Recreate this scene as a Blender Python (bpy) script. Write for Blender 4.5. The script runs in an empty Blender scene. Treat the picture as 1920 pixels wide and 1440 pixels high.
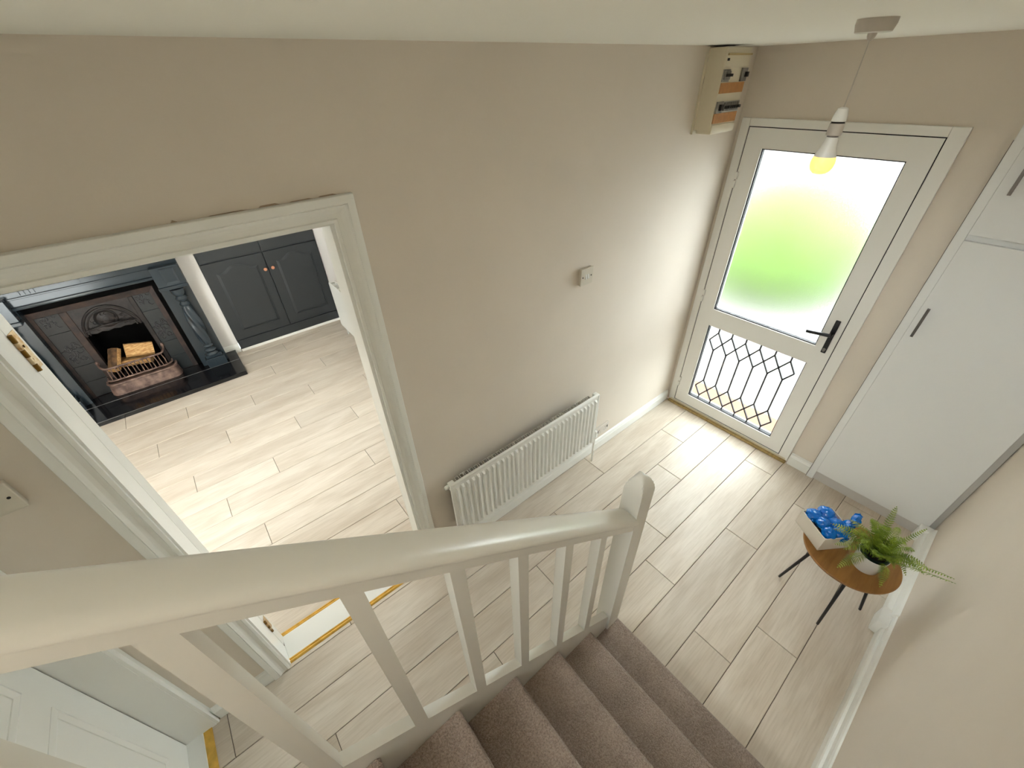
import bpy, bmesh, math, random
from mathutils import Vector, Matrix, noise

random.seed(7)
scene = bpy.context.scene
COL = scene.collection

# ------------------------------------------------------------------ camera
cam_d = bpy.data.cameras.new('camera')
cam_d.sensor_width = 36.0
cam_d.lens = 763.38 * 36.0 / 1920.0
cam_d.clip_start = 0.02
cam = bpy.data.objects.new('camera', cam_d)
COL.objects.link(cam)
_y, _p, _r = math.radians(51.72907), math.radians(-37.24754), math.radians(-1.93663)
_f = Vector((math.cos(_y) * math.cos(_p), math.sin(_y) * math.cos(_p), math.sin(_p)))
_rt = _f.cross(Vector((0, 0, 1))).normalized()
_up = _rt.cross(_f)
_r2 = _rt * math.cos(_r) + _up * math.sin(_r)
_u2 = -_rt * math.sin(_r) + _up * math.cos(_r)
_m = Matrix((_r2, _u2, -_f)).transposed().to_4x4()
_m.translation = (-2.8041, -1.3367, 2.31684)
cam.matrix_world = _m
scene.camera = cam

# ------------------------------------------------------------------ world, lights, exposure
EXPOSURE = 0.72
scene.view_settings.view_transform = 'Standard'
scene.view_settings.look = 'None'
scene.view_settings.gamma = 1.0
scene.view_settings.use_curve_mapping = False
scene.view_settings.exposure = EXPOSURE
world = bpy.data.worlds.new('overcast_sky')
world.use_nodes = True
scene.world = world
_bg = world.node_tree.nodes['Background']
_bg.inputs['Color'].default_value = (0.88, 0.96, 0.98, 1)
_bg.inputs['Strength'].default_value = 10.0
scene.cycles.use_denoising = True
scene.cycles.adaptive_threshold = 0.05
scene.cycles.max_bounces = 10
scene.cycles.diffuse_bounces = 5
scene.cycles.transmission_bounces = 8
scene.cycles.sample_clamp_indirect = 12.0


def area_light(name, loc, rot, sx, sy, energy, color=(1, 1, 1)):
    d = bpy.data.lights.new(name, 'AREA')
    d.shape = 'RECTANGLE'
    d.size, d.size_y = sx, sy
    d.energy = energy
    d.color = color
    o = bpy.data.objects.new(name, d)
    o.location = loc
    o.rotation_euler = rot
    COL.objects.link(o)
    return o


# daylight at the living-room window (faces -x) plus an added weak fill light, unseen, up the stairwell
_wl = area_light('window_daylight', (-1.50, 1.40, 1.52), (0, math.radians(90), 0), 0.9, 0.9, 1)
_wl.data.cycles.is_portal = True
area_light('landing_fill', (-4.96, -1.37, 3.6), (0, math.radians(-90), 0), 1.3, 0.8, 1.0, (0.97, 0.98, 1.0))  # added fill for the stairs, placed out of view behind the camera


# ------------------------------------------------------------------ materials
def lin(c):
    return tuple(((v / 255.0) / 12.92 if v / 255.0 <= 0.04045 else ((v / 255.0 + 0.055) / 1.055) ** 2.4) for v in c)


MATS = {}


def mat(name, rgb, rough=0.5, metal=0.0, spec=0.5, var=0.0, vscale=8.0, bump=0.0, bscale=60.0, coat=0.0,
        emit=None, estr=0.0, stretch=(1, 1, 1), rgb2=None, detail=4.0):
    """principled material with optional noise tint and noise bump, object coordinates"""
    m = bpy.data.materials.new(name)
    m.use_nodes = True
    nt = m.node_tree
    b = nt.nodes['Principled BSDF']
    c = (*lin(rgb), 1)
    b.inputs['Base Color'].default_value = c
    b.inputs['Roughness'].default_value = rough
    b.inputs['Metallic'].default_value = metal
    b.inputs['Specular IOR Level'].default_value = spec
    b.inputs['Coat Weight'].default_value = coat
    if emit:
        b.inputs['Emission Color'].default_value = (*lin(emit), 1)
        b.inputs['Emission Strength'].default_value = estr
    tc = nt.nodes.new('ShaderNodeTexCoord')
    mp = nt.nodes.new('ShaderNodeMapping')
    mp.inputs['Scale'].default_value = stretch
    nt.links.new(tc.outputs['Object'], mp.inputs['Vector'])
    if var > 0 or rgb2:
        n = nt.nodes.new('ShaderNodeTexNoise')
        n.inputs['Scale'].default_value = vscale
        n.inputs['Detail'].default_value = detail
        nt.links.new(mp.outputs[0], n.inputs['Vector'])
        r = nt.nodes.new('ShaderNodeValToRGB')
        r.color_ramp.elements[0].position = 0.35
        r.color_ramp.elements[1].position = 0.68
        c2 = lin(rgb2) if rgb2 else tuple(v * (1 - var) for v in c[:3])
        r.color_ramp.elements[0].color = (*c2, 1)
        r.color_ramp.elements[1].color = c if rgb2 else (*[min(1, v * (1 + var * 0.4)) for v in c[:3]], 1)
        nt.links.new(n.outputs['Fac'], r.inputs['Fac'])
        nt.links.new(r.outputs['Color'], b.inputs['Base Color'])
    if bump > 0:
        n2 = nt.nodes.new('ShaderNodeTexNoise')
        n2.inputs['Scale'].default_value = bscale
        n2.inputs['Detail'].default_value = 3.0
        nt.links.new(mp.outputs[0], n2.inputs['Vector'])
        bp = nt.nodes.new('ShaderNodeBump')
        bp.inputs['Strength'].default_value = bump
        bp.inputs['Distance'].default_value = 0.004
        nt.links.new(n2.outputs['Fac'], bp.inputs['Height'])
        nt.links.new(bp.outputs['Normal'], b.inputs['Normal'])
    MATS[name] = m
    return m


def plank_material():
    m = bpy.data.materials.new('pale_oak_laminate')
    m.use_nodes = True
    nt = m.node_tree
    b = nt.nodes['Principled BSDF']
    b.inputs['Roughness'].default_value = 0.38
    b.inputs['Specular IOR Level'].default_value = 0.45
    tc = nt.nodes.new('ShaderNodeTexCoord')
    oi = nt.nodes.new('ShaderNodeObjectInfo')
    mul = nt.nodes.new('ShaderNodeMath'); mul.operation = 'MULTIPLY'; mul.inputs[1].default_value = 53.0
    nt.links.new(oi.outputs['Random'], mul.inputs[0])
    comb = nt.nodes.new('ShaderNodeCombineXYZ')
    for i in range(3):
        nt.links.new(mul.outputs[0], comb.inputs[i])
    add = nt.nodes.new('ShaderNodeVectorMath'); add.operation = 'ADD'
    nt.links.new(tc.outputs['Object'], add.inputs[0])
    nt.links.new(comb.outputs[0], add.inputs[1])

    def nz(sc, stretch, det, dist=0.0):
        mp = nt.nodes.new('ShaderNodeMapping'); mp.inputs['Scale'].default_value = stretch
        nt.links.new(add.outputs[0], mp.inputs['Vector'])
        n = nt.nodes.new('ShaderNodeTexNoise')
        n.inputs['Scale'].default_value = sc; n.inputs['Detail'].default_value = det
        n.inputs['Distortion'].default_value = dist
        nt.links.new(mp.outputs[0], n.inputs['Vector'])
        return n
    broad = nz(3.0, (0.7, 3.2, 1), 3.0, 0.6)
    grain = nz(22.0, (0.35, 6.0, 1), 6.0)
    fine = nz(90.0, (0.12, 4.0, 1), 2.0)
    r1 = nt.nodes.new('ShaderNodeValToRGB')
    e = r1.color_ramp.elements
    e[0].position = 0.30; e[0].color = (*lin((207, 193, 176)), 1)
    e[1].position = 0.66; e[1].color = (*lin((225, 214, 200)), 1)
    nt.links.new(broad.outputs['Fac'], r1.inputs['Fac'])
    r2 = nt.nodes.new('ShaderNodeValToRGB')
    e = r2.color_ramp.elements
    e[0].position = 0.32; e[0].color = (0.86, 0.84, 0.81, 1)
    e[1].position = 0.60; e[1].color = (1, 1, 1, 1)
    nt.links.new(grain.outputs['Fac'], r2.inputs['Fac'])
    mx = nt.nodes.new('ShaderNodeMix'); mx.data_type = 'RGBA'; mx.blend_type = 'MULTIPLY'
    mx.inputs['Factor'].default_value = 0.75
    nt.links.new(r1.outputs['Color'], mx.inputs['A'])
    nt.links.new(r2.outputs['Color'], mx.inputs['B'])
    # a little board to board tint
    hs = nt.nodes.new('ShaderNodeHueSaturation')
    rv = nt.nodes.new('ShaderNodeMapRange')
    rv.inputs['To Min'].default_value = 0.93; rv.inputs['To Max'].default_value = 1.05
    nt.links.new(oi.outputs['Random'], rv.inputs['Value'])
    nt.links.new(rv.outputs[0], hs.inputs['Value'])
    nt.links.new(mx.outputs['Result'], hs.inputs['Color'])
    nt.links.new(hs.outputs['Color'], b.inputs['Base Color'])
    bp = nt.nodes.new('ShaderNodeBump'); bp.inputs['Strength'].default_value = 0.05; bp.inputs['Distance'].default_value = 0.002
    nt.links.new(fine.outputs['Fac'], bp.inputs['Height'])
    nt.links.new(bp.outputs['Normal'], b.inputs['Normal'])
    return m


def carpet_material():
    m = bpy.data.materials.new('brown_carpet')
    m.use_nodes = True
    nt = m.node_tree
    b = nt.nodes['Principled BSDF']
    b.inputs['Roughness'].default_value = 1.0
    b.inputs['Specular IOR Level'].default_value = 0.08
    b.inputs['Sheen Weight'].default_value = 0.35
    b.inputs['Sheen Roughness'].default_value = 0.6
    tc = nt.nodes.new('ShaderNodeTexCoord')
    n = nt.nodes.new('ShaderNodeTexNoise'); n.inputs['Scale'].default_value = 420; n.inputs['Detail'].default_value = 3
    n2 = nt.nodes.new('ShaderNodeTexNoise'); n2.inputs['Scale'].default_value = 190; n2.inputs['Detail'].default_value = 2
    n3 = nt.nodes.new('ShaderNodeTexNoise'); n3.inputs['Scale'].default_value = 7; n3.inputs['Detail'].default_value = 2
    for q in (n, n2, n3):
        nt.links.new(tc.outputs['Object'], q.inputs['Vector'])
    ad = nt.nodes.new('ShaderNodeMath'); ad.operation = 'ADD'
    nt.links.new(n.outputs['Fac'], ad.inputs[0]); nt.links.new(n2.outputs['Fac'], ad.inputs[1])
    ad2 = nt.nodes.new('ShaderNodeMath'); ad2.operation = 'MULTIPLY_ADD'; ad2.inputs[1].default_value = 0.5
    nt.links.new(n3.outputs['Fac'], ad2.inputs[0]); nt.links.new(ad.outputs[0], ad2.inputs[2])
    r = nt.nodes.new('ShaderNodeValToRGB')
    e = r.color_ramp.elements
    e[0].position = 0.0; e[0].color = (*lin((128, 109, 97)), 1)
    e[1].position = 1.0; e[1].color = (*lin((180, 160, 146)), 1)
    mr = nt.nodes.new('ShaderNodeMapRange')
    mr.inputs['From Min'].default_value = 0.98; mr.inputs['From Max'].default_value = 1.5
    nt.links.new(ad2.outputs[0], mr.inputs['Value'])
    nt.links.new(mr.outputs[0], r.inputs['Fac'])
    nt.links.new(r.outputs['Color'], b.inputs['Base Color'])
    bp = nt.nodes.new('ShaderNodeBump'); bp.inputs['Strength'].default_value = 0.9; bp.inputs['Distance'].default_value = 0.006
    nt.links.new(ad.outputs[0], bp.inputs['Height'])
    nt.links.new(bp.outputs['Normal'], b.inputs['Normal'])
    return m


def clear_glass():
    m = bpy.data.materials.new('clear_glass')
    m.use_nodes = True
    nt = m.node_tree
    nt.nodes.remove(nt.nodes['Principled BSDF'])
    t = nt.nodes.new('ShaderNodeBsdfTransparent'); t.inputs['Color'].default_value = (0.95, 0.96, 0.95, 1)
    g = nt.nodes.new('ShaderNodeBsdfGlossy'); g.inputs['Roughness'].default_value = 0.03
    mx = nt.nodes.new('ShaderNodeMixShader'); mx.inputs[0].default_value = 0.06
    nt.links.new(t.outputs[0], mx.inputs[1]); nt.links.new(g.outputs[0], mx.inputs[2])
    nt.links.new(mx.outputs[0], nt.nodes['Material Output'].inputs['Surface'])
    return m


def frosted_glass():
    m = bpy.data.materials.new('frosted_glass')
    m.use_nodes = True
    nt = m.node_tree
    b = nt.nodes['Principled BSDF']
    b.inputs['Base Color'].default_value = (0.98, 0.99, 0.98, 1)
    b.inputs['Transmission Weight'].default_value = 1.0
    b.inputs['Roughness'].default_value = 0.29
    b.inputs['IOR'].default_value = 1.35
    tc = nt.nodes.new('ShaderNodeTexCoord')
    n = nt.nodes.new('ShaderNodeTexNoise'); n.inputs['Scale'].default_value = 160
    nt.links.new(tc.outputs['Object'], n.inputs['Vector'])
    bp = nt.nodes.new('ShaderNodeBump'); bp.inputs['Strength'].default_value = 0.25; bp.inputs['Distance'].default_value = 0.003
    nt.links.new(n.outputs['Fac'], bp.inputs['Height'])
    nt.links.new(bp.outputs['Normal'], b.inputs['Normal'])
    return m


WALL = mat('greige_wall_paint', (226, 216, 203), 0.75, spec=0.25, var=0.03, vscale=2.5, bump=0.08, bscale=90)
WALLW = mat('white_wall_paint', (236, 232, 228), 0.8, spec=0.2, bump=0.05, bscale=90)
CEIL = mat('ceiling_paint', (242, 240, 230), 0.85, spec=0.2, bump=0.05, bscale=70)
WHITE = mat('white_gloss_paint', (240, 240, 235), 0.3, spec=0.5, bump=0.012, bscale=25)
RAILW = mat('white_stair_paint', (220, 217, 208), 0.28, spec=0.5, bump=0.06, bscale=18)
PVC = mat('white_pvc', (238, 237, 232), 0.35, bump=0.02, bscale=40)
MELA = mat('white_melamine', (234, 235, 234), 0.45, bump=0.02, bscale=200)
PLANK = plank_material()
UNDER = mat('floor_joint_dark', (96, 82, 68), 0.9)
CARPET = carpet_material()
GASKET = mat('black_gasket', (26, 24, 30), 0.6)
LEAD = mat('grey_lead', (58, 55, 58), 0.5)
CLEAR = clear_glass()
FROST = frosted_glass()
BRASS = mat('brass', (232, 188, 92), 0.3, metal=0.55, var=0.2, vscale=30)
OLDBRASS = mat('worn_brass', (176, 138, 88), 0.35, metal=0.85, rgb2=(214, 200, 170), vscale=60)
BRASSDK = mat('dark_brass', (120, 88, 34), 0.4, metal=0.8)
OCHRE = mat('ochre_varnished_wood', (176, 150, 92), 0.45, var=0.2, vscale=12, stretch=(1, 6, 1))
BLACKM = mat('black_metal', (22, 22, 26), 0.4)
STEEL = mat('brushed_steel', (128, 124, 122), 0.35, metal=0.8)
CREAM = mat('cream_plastic', (222, 212, 188), 0.45)
ORANGE = mat('orange_brown_card', (188, 132, 74), 0.6, var=0.12, vscale=40)
GREYP = mat('grey_plastic', (142, 138, 130), 0.5, var=0.2, vscale=80)
DARKP = mat('dark_plastic', (34, 30, 30), 0.5)
CUPB = mat('charcoal_cupboard_paint', (46, 50, 53), 0.45, bump=0.05, bscale=40)
SURR = mat('slate_blue_paint', (47, 56, 63), 0.18, bump=0.05, bscale=40)
IRON = mat('cast_iron', (44, 37, 36), 0.45, metal=0.3, rgb2=(22, 19, 19), vscale=25, bump=0.25, bscale=60)
RUST = mat('rusty_iron', (64, 46, 39), 0.55, metal=0.2, rgb2=(32, 25, 24), vscale=14, bump=0.2, bscale=70)
GRATEM = mat('brown_grate_iron', (146, 120, 108), 0.5, metal=0.2, rgb2=(84, 64, 58), vscale=18, bump=0.2, bscale=60)
SOOT = mat('soot', (10, 9, 9), 0.95, spec=0.1)
TILE = mat('black_glazed_tile', (15, 15, 16), 0.5, bump=0.1, bscale=30)
TILEG = mat('slate_glazed_tile', (38, 43, 46), 0.3, bump=0.15, bscale=30)
ORNAM = mat('ornament_relief', (48, 46, 50), 0.3)
GRANITE = mat('black_granite', (16, 16, 18), 0.12, rgb2=(30, 30, 34), vscale=160)
GROUT = mat('pale_grout', (150, 148, 146), 0.8)
LOGW = mat('split_log_wood', (226, 186, 128), 0.75, rgb2=(176, 124, 70), vscale=14, stretch=(1, 9, 9), bump=0.4, bscale=40)
LOGB = mat('log_bark', (120, 88, 54), 0.9, rgb2=(70, 50, 34), vscale=20, bump=0.6, bscale=50)
TABLEW = mat('amber_wood', (160, 114, 58), 0.45, rgb2=(138, 94, 44), vscale=5, stretch=(1, 8, 1))
POTW = mat('white_ceramic', (226, 226, 220), 0.25)
POTG = mat('dark_green_plastic', (24, 48, 40), 0.4)
SOIL = mat('soil', (40, 30, 24), 0.95, bump=0.5, bscale=120)
FERN = mat('fern_green', (156, 176, 58), 0.55, rgb2=(98, 124, 36), vscale=30)
FERNST = mat('fern_stem', (110, 120, 50), 0.6)
BLUE = mat('blue_plastic', (6, 132, 228), 0.18, spec=0.6, rgb2=(0, 102, 200), vscale=20, bump=0.2, bscale=30)
BOXW = mat('white_box_card', (224, 216, 202), 0.6)
COPPER = mat('rose_copper', (236, 170, 138), 0.3, metal=0.7)
BULB = mat('lit_bulb', (255, 220, 150), 0.4, emit=(255, 190, 96), estr=1.0)
TERRA = mat('terracotta', (112, 80, 60), 0.8, var=0.12, vscale=6)
PAVE = mat('grey_paving', (118, 116, 112), 0.9, var=0.06, vscale=3)
LEAFG = mat('hedge_green', (80, 110, 4), 0.7, rgb2=(66, 98, 2), vscale=6)
NEIGH = mat('pink_render', (120, 108, 104), 0.9)


# ------------------------------------------------------------------ mesh helpers
def add_box(bm, x0, x1, y0, y1, z0, z1, bev=0.0, seg=2):
    x0, x1 = min(x0, x1), max(x0, x1)
    y0, y1 = min(y0, y1), max(y0, y1)
    z0, z1 = min(z0, z1), max(z0, z1)
    v = [bm.verts.new(p) for p in ((x0, y0, z0), (x1, y0, z0), (x1, y1, z0), (x0, y1, z0),
                                   (x0, y0, z1), (x1, y0, z1), (x1, y1, z1), (x0, y1, z1))]
    fs = [bm.faces.new([v[i] for i in q]) for q in ((0, 3, 2, 1), (4, 5, 6, 7), (0, 1, 5, 4), (1, 2, 6, 5), (2, 3, 7, 6), (3, 0, 4, 7))]
    if bev > 0:
        es = list({e for f in fs for e in f.edges})
        bmesh.ops.bevel(bm, geom=es, offset=bev, segments=seg, affect='EDGES', profile=0.5)
    return v


def box(*a, **k):
    bm = bmesh.new()
    add_box(bm, *a, **k)
    return bm


def boxes(*lst, bev=0.0):
    bm = bmesh.new()
    for b in lst:
        add_box(bm, *b, bev=bev)
    return bm


def add_strip(bm, A, B, cap=True):
    """skin between two matching closed rings of points"""
    a = [bm.verts.new(p) for p in A]
    b = [bm.verts.new(p) for p in B]
    n = len(a)
    for i in range(n):
        j = (i + 1) % n
        bm.faces.new((a[i], a[j], b[j], b[i]))
    if cap:
        bm.faces.new(a[::-1])
        bm.faces.new(b)
    return a, b


def fixn(bm):
    bmesh.ops.recalc_face_normals(bm, faces=bm.faces)
    return bm


def strip(A, B):
    bm = bmesh.new()
    add_strip(bm, A, B)
    return fixn(bm)


def add_lathe(bm, prof, c=(0, 0, 0), axis='z', n=24, rf=None):
    """prof: list of (r, t) along the axis"""
    rings = []
    for r, t in prof:
        ring = []
        for i in range(n):
            a = 2 * math.pi * i / n
            rr = r if rf is None else rf(r, t, a)
            u, w = rr * math.cos(a), rr * math.sin(a)
            p = {'z': (u, w, t), 'x': (t, u, w), 'y': (u, t, w)}[axis]
            ring.append(bm.verts.new((c[0] + p[0], c[1] + p[1], c[2] + p[2])))
        rings.append(ring)
    for k in range(len(rings) - 1):
        for i in range(n):
            j = (i + 1) % n
            bm.faces.new((rings[k][i], rings[k][j], rings[k + 1][j], rings[k + 1][i]))
    bm.faces.new(rings[0][::-1])
    bm.faces.new(rings[-1])
    return bm


def lathe(*a, **k):
    return fixn(add_lathe(bmesh.new(), *a, **k))


def add_tube(bm, pts, r, n=10):
    pts = [Vector(p) for p in pts]
    rad = r if isinstance(r, (list, tuple)) else [r] * len(pts)
    rings = []
    ref = None
    for i, p in enumerate(pts):
        d = (pts[min(i + 1, len(pts) - 1)] - pts[max(i - 1, 0)]).normalized()
        if ref is None:
            ref = d.orthogonal().normalized()
        ref = (ref - d * ref.dot(d)).normalized()
        w = d.cross(ref)
        rings.append([bm.verts.new(p + (ref * math.cos(2 * math.pi * k / n) + w * math.sin(2 * math.pi * k / n)) * rad[i]) for k in range(n)])
    for k in range(len(rings) - 1):
        for i in range(n):
            j = (i + 1) % n
            bm.faces.new((rings[k][i], rings[k][j], rings[k + 1][j], rings[k + 1][i]))
    bm.faces.new(rings[0][::-1])
    bm.faces.new(rings[-1])
    return bm


def tube(pts, r, n=10):
    return fixn(add_tube(bmesh.new(), pts, r, n))


def add_prism(bm, poly, f, d0, d1):
    """extrude polygon poly (u,v) with map f(u,v,d) between depths d0 and d1"""
    add_strip(bm, [f(u, v, d0) for u, v in poly], [f(u, v, d1) for u, v in poly])
    return bm


def prism(poly, f, d0, d1):
    return fixn(add_prism(bmesh.new(), poly, f, d0, d1))


def frame_ring(outer, inner, f, d0, d1, d1i=None):
    """rectangular / polygon ring: outer and inner polygons of equal count, front at d1 (inner edge at d1i)"""
    bm = bmesh.new()
    d1i = d1 if d1i is None else d1i
    n = len(outer)
    ob = [bm.verts.new(f(u, v, d0)) for u, v in outer]
    of = [bm.verts.new(f(u, v, d1)) for u, v in outer]
    ib = [bm.verts.new(f(u, v, d0)) for u, v in inner]
    jf = [bm.verts.new(f(u, v, d1i)) for u, v in inner]
    for i in range(n):
        j = (i + 1) % n
        bm.faces.new((ob[i], ob[j], of[j], of[i]))
        bm.faces.new((of[i], of[j], jf[j], jf[i]))
        bm.faces.new((jf[i], jf[j], ib[j], ib[i]))
        bm.faces.new((ib[i], ib[j], ob[j], ob[i]))
    return fixn(bm)


def mesh_of(bm, name, m, off=(0, 0, 0), smooth=False):
    me = bpy.data.meshes.new(name)
    bmesh.ops.translate(bm, verts=bm.verts, vec=-Vector(off))
    bm.to_mesh(me)
    bm.free()
    me.materials.append(m)
    if smooth:
        for p in me.polygons:
            p.use_smooth = True
        try:
            me.set_sharp_from_angle(angle=math.radians(38))
        except Exception:
            pass
    return me


class Thing:
    """an Empty at the thing's base whose parts are modelled in world coordinates"""

    def __init__(self, name, label=None, cat=None, loc=(0, 0, 0), group=None, kind=None):
        self.loc = Vector(loc)
        o = bpy.data.objects.new(name, None)
        o.empty_display_size = 0.05
        o.location = loc
        COL.objects.link(o)
        self.o = o
        if label:
            o['label'] = label
        if cat:
            o['category'] = cat
        if group:
            o['group'] = group
        if kind:
            o['kind'] = kind

    def part(self, name, bm, m, parent=None, smooth=False, label=None, kind=None):
        ob = bpy.data.objects.new(name, mesh_of(bm, name, m, self.loc, smooth))
        COL.objects.link(ob)
        ob.parent = parent or self.o
        if label:
            ob['label'] = label
        if kind:
            ob['kind'] = kind
        return ob

    def copy_part(self, src, delta, parent=None):
        ob = src.copy()
        COL.objects.link(ob)
        ob.parent = parent or self.o
        ob.location = src.location + Vector(delta)
        return ob


def single(name, bm, m, label=None, cat=None, group=None, kind=None, smooth=False, loc=None):
    loc = Vector(loc) if loc is not None else Vector((0, 0, 0))
    ob = bpy.data.objects.new(name, mesh_of(bm, name, m, loc, smooth))
    ob.location = loc
    COL.objects.link(ob)
    if label:
        ob['label'] = label
    if cat:
        ob['category'] = cat
    if group:
        ob['group'] = group
    if kind:
        ob['kind'] = kind
    return ob


def struct(name, bm, m, smooth=False):
    return single(name, bm, m, kind='structure', smooth=smooth)


# ------------------------------------------------------------------ the shell
H = 2.4
YR = -1.815          # right wall
XB = -3.55           # back (kitchen) wall
# hall left wall with the living-room doorway
OX0, OX1, OZ = -3.24, -2.405, 1.993
struct('wall_left', boxes((XB - 0.14, OX0, 0, 0.10, 0, H), (OX0, OX1, 0, 0.10, OZ, H), (OX1, 0.0, 0, 0.10, 0, H)), WALL)
# front wall with the entrance door opening
FY0, FY1, FZ = -0.022, -1.006, 2.085
struct('wall_front', boxes((0, 0.14, FY0, 0.10, 0, H), (0, 0.14, FY1, FY0, FZ, H), (0, 0.14, YR - 0.1, FY1, 0, H)), WALL)
struct('wall_right', box(-5.0, 0.0, YR - 0.1, YR, 0, 4.9), WALL)
KY0, KY1, KZ = -0.028, -0.80, 2.0
struct('wall_back', boxes((XB - 0.14, XB, KY0, 0.0, 0, H), (XB - 0.14, XB, KY1, KY0, KZ, H), (XB - 0.14, XB, -0.90, KY1, 0, H)), WALL)
struct('ceiling', boxes((XB - 0.14, 0.0, -0.97, 0.0, H, H + 0.2), (-1.80, 0.0, YR, -0.97, H, H + 0.2)), CEIL)
# stairwell above the flight
struct('wall_stairwell_left', box(-5.0, -1.80, -0.97, -0.87, H + 0.2, 4.9), WALL)
struct('wall_stairwell_lower', box(-5.0, -3.69, -0.895, -0.80, 0, H + 0.2), WALL)
struct('wall_stairwell_front', box(-1.80, -1.70, YR, -0.97, H + 0.2, 4.9), WALL)
struct('wall_landing', boxes((-5.1, -5.0, YR - 0.1, -0.80, 0, 2.9), (-5.1, -5.0, YR - 0.1, -0.80, 4.3, 4.9)), WALL)
struct('ceiling_landing', box(-5.0, -1.70, YR, -0.87, 4.9, 5.0), CEIL)
# living room
LX0, LX1, LY0, LY1 = -5.0, -1.65, 0.10, 3.47
struct('wall_living_far', boxes((LX0, -3.805, LY1, LY1 + 0.1, 0, H), (-3.805, -3.298, LY1, LY1 + 0.1, 0.92, H), (-3.298, -2.745, LY1, LY1 + 0.1, 0, H)), WALLW)
struct('wall_alcove_back', box(-2.745, LX1, 3.87, 3.96, 0, H), WALLW)
struct('wall_alcove_side', box(-2.765, -2.746, LY1 + 0.1, 3.87, 0, H), WALLW)
struct('wall_living_left', box(LX0 - 0.1, LX0, LY0, 3.96, 0, H), WALLW)
WY0, WY1, WZ0, WZ1 = 0.90, 1.90, 1.02, 2.02
struct('wall_living_window', boxes((LX1, LX1 + 0.12, LY0, WY0, 0, H), (LX1, LX1 + 0.12, WY1, 3.96, 0, H),
                                   (LX1, LX1 + 0.12, WY0, WY1, 0, WZ0), (LX1, LX1 + 0.12, WY0, WY1, WZ1, H)), WALLW)
struct('ceiling_living_room', box(LX0, LX1, LY0, 3.96, H, H + 0.1), WALLW)
w1 = Thing('window_1', kind='structure', loc=(LX1 + 0.06, (WY0 + WY1) / 2, WZ0))
fy = lambda u, v, d: (LX1 + d, u, v)
w1.part('window_frame', frame_ring([(WY0, WZ0), (WY1, WZ0), (WY1, WZ1), (WY0, WZ1)], [(WY0 + .06, WZ0 + .06), (WY1 - .06, WZ0 + .06), (WY1 - .06, WZ1 - .06), (WY0 + .06, WZ1 - .06)], fy, 0.03, 0.09), PVC)
w1.part('mullion', box(LX1 + 0.03, LX1 + 0.09, 1.375, 1.425, WZ0 + .06, WZ1 - .06), PVC)
w1.part('pane', box(LX1 + 0.058, LX1 + 0.062, WY0 + .06, 1.375, WZ0 + .06, WZ1 - .06), CLEAR)
w1.part('pane', box(LX1 + 0.058, LX1 + 0.062, 1.425, WY1 - .06, WZ0 + .06, WZ1 - .06), CLEAR)

# ------------------------------------------------------------------ floors, plank by plank
GAP = 0.0028


def plank_floor(name, x0, x1, rows, loc, base_y):
    t = Thing(name, kind='structure', loc=loc)
    t.part('underlay', box(x0, x1, base_y[0], base_y[1], -0.03, -0.006), UNDER)
    for ya, yb, joint in rows:
        xs = [x0]
        j = joint
        while j > x0:
            j -= 1.2055
        j += 1.2055
        while j < x1 - 0.02:
            if j > x0 + 0.02:
                xs.append(j)
            j += 1.2055
        xs.append(x1)
        for a, b in zip(xs[:-1], xs[1:]):
            bm = bmesh.new()
            g = GAP
            A = (a + g / 2, b - g / 2, ya + g / 2, yb - g / 2)
            c = 0.0016
            lo = [(A[0], A[2], -0.006), (A[1], A[2], -0.006), (A[1], A[3], -0.006), (A[0], A[3], -0.006)]
            mi = [(p[0], p[1], -0.0018) for p in lo]
            hi = [(A[0] + c, A[2] + c, 0), (A[1] - c, A[2] + c, 0), (A[1] - c, A[3] - c, 0), (A[0] + c, A[3] - c, 0)]
            rings = [[bm.verts.new(p) for p in r] for r in (lo, mi, hi)]
            for r0, r1 in zip(rings[:-1], rings[1:]):
                for i in range(4):
                    k = (i + 1) % 4
                    bm.faces.new((r0[i], r0[k], r1[k], r1[i]))
            bm.faces.new(rings[-1])
            t.part('plank', fixn(bm), PLANK)
    return t


P = 0.1968
hall_j = [-1.095, -1.601, -0.731, -1.199, -1.418, -0.857, -1.548, -1.281, -0.62]
rows = [(-0.0155, 0.02, -0.5)]
for k, j in enumerate(hall_j):
    ya = -0.0155 - P * (k + 1)
    rows.append((YR + 0.001 if k == 8 else ya, -0.0155 - P * k, j))
plank_floor('floor', XB - 0.06, 0.0, rows, (0, 0, 0), (YR, 0.02))
liv = {0: -3.11, 1: -2.328, 2: -3.264, 3: -2.908, 4: -2.21, 5: -2.634, 6: -3.13, 7: -2.391, 8: -2.855, 9: -2.145, 10: -2.58}
rows = []
for k in range(-4, 15):
    ya = 0.771 + 0.1975 * k
    yb = ya + 0.1975
    if yb < 0.16:
        continue
    rows.append((max(ya, 0.16), min(yb, 3.47), liv.get(k, -2.7 + 0.43 * k)))
plank_floor('floor_living_room', LX0, LX1, rows, (-3.3, 1.7, 0), (0.10, 3.47))

# ------------------------------------------------------------------ skirting
SK = [(0.0, 0.0), (0.017, 0.0), (0.017, 0.066), (0.013, 0.074), (0.011, 0.084), (0.007, 0.092), (0.0, 0.097)]


def skirt_x(xa, xb, y, sgn, prof=SK):
    bm = bmesh.new()
    add_strip(bm, [(xa, y + sgn * d, z) for d, z in prof], [(xb, y + sgn * d, z) for d, z in prof])
    return fixn(bm)


def skirt_y(ya, yb, x, sgn, prof=SK):
    bm = bmesh.new()
    add_strip(bm, [(x + sgn * d, ya, z) for d, z in prof], [(x + sgn * d, yb, z) for d, z in prof])
    return fixn(bm)


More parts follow.
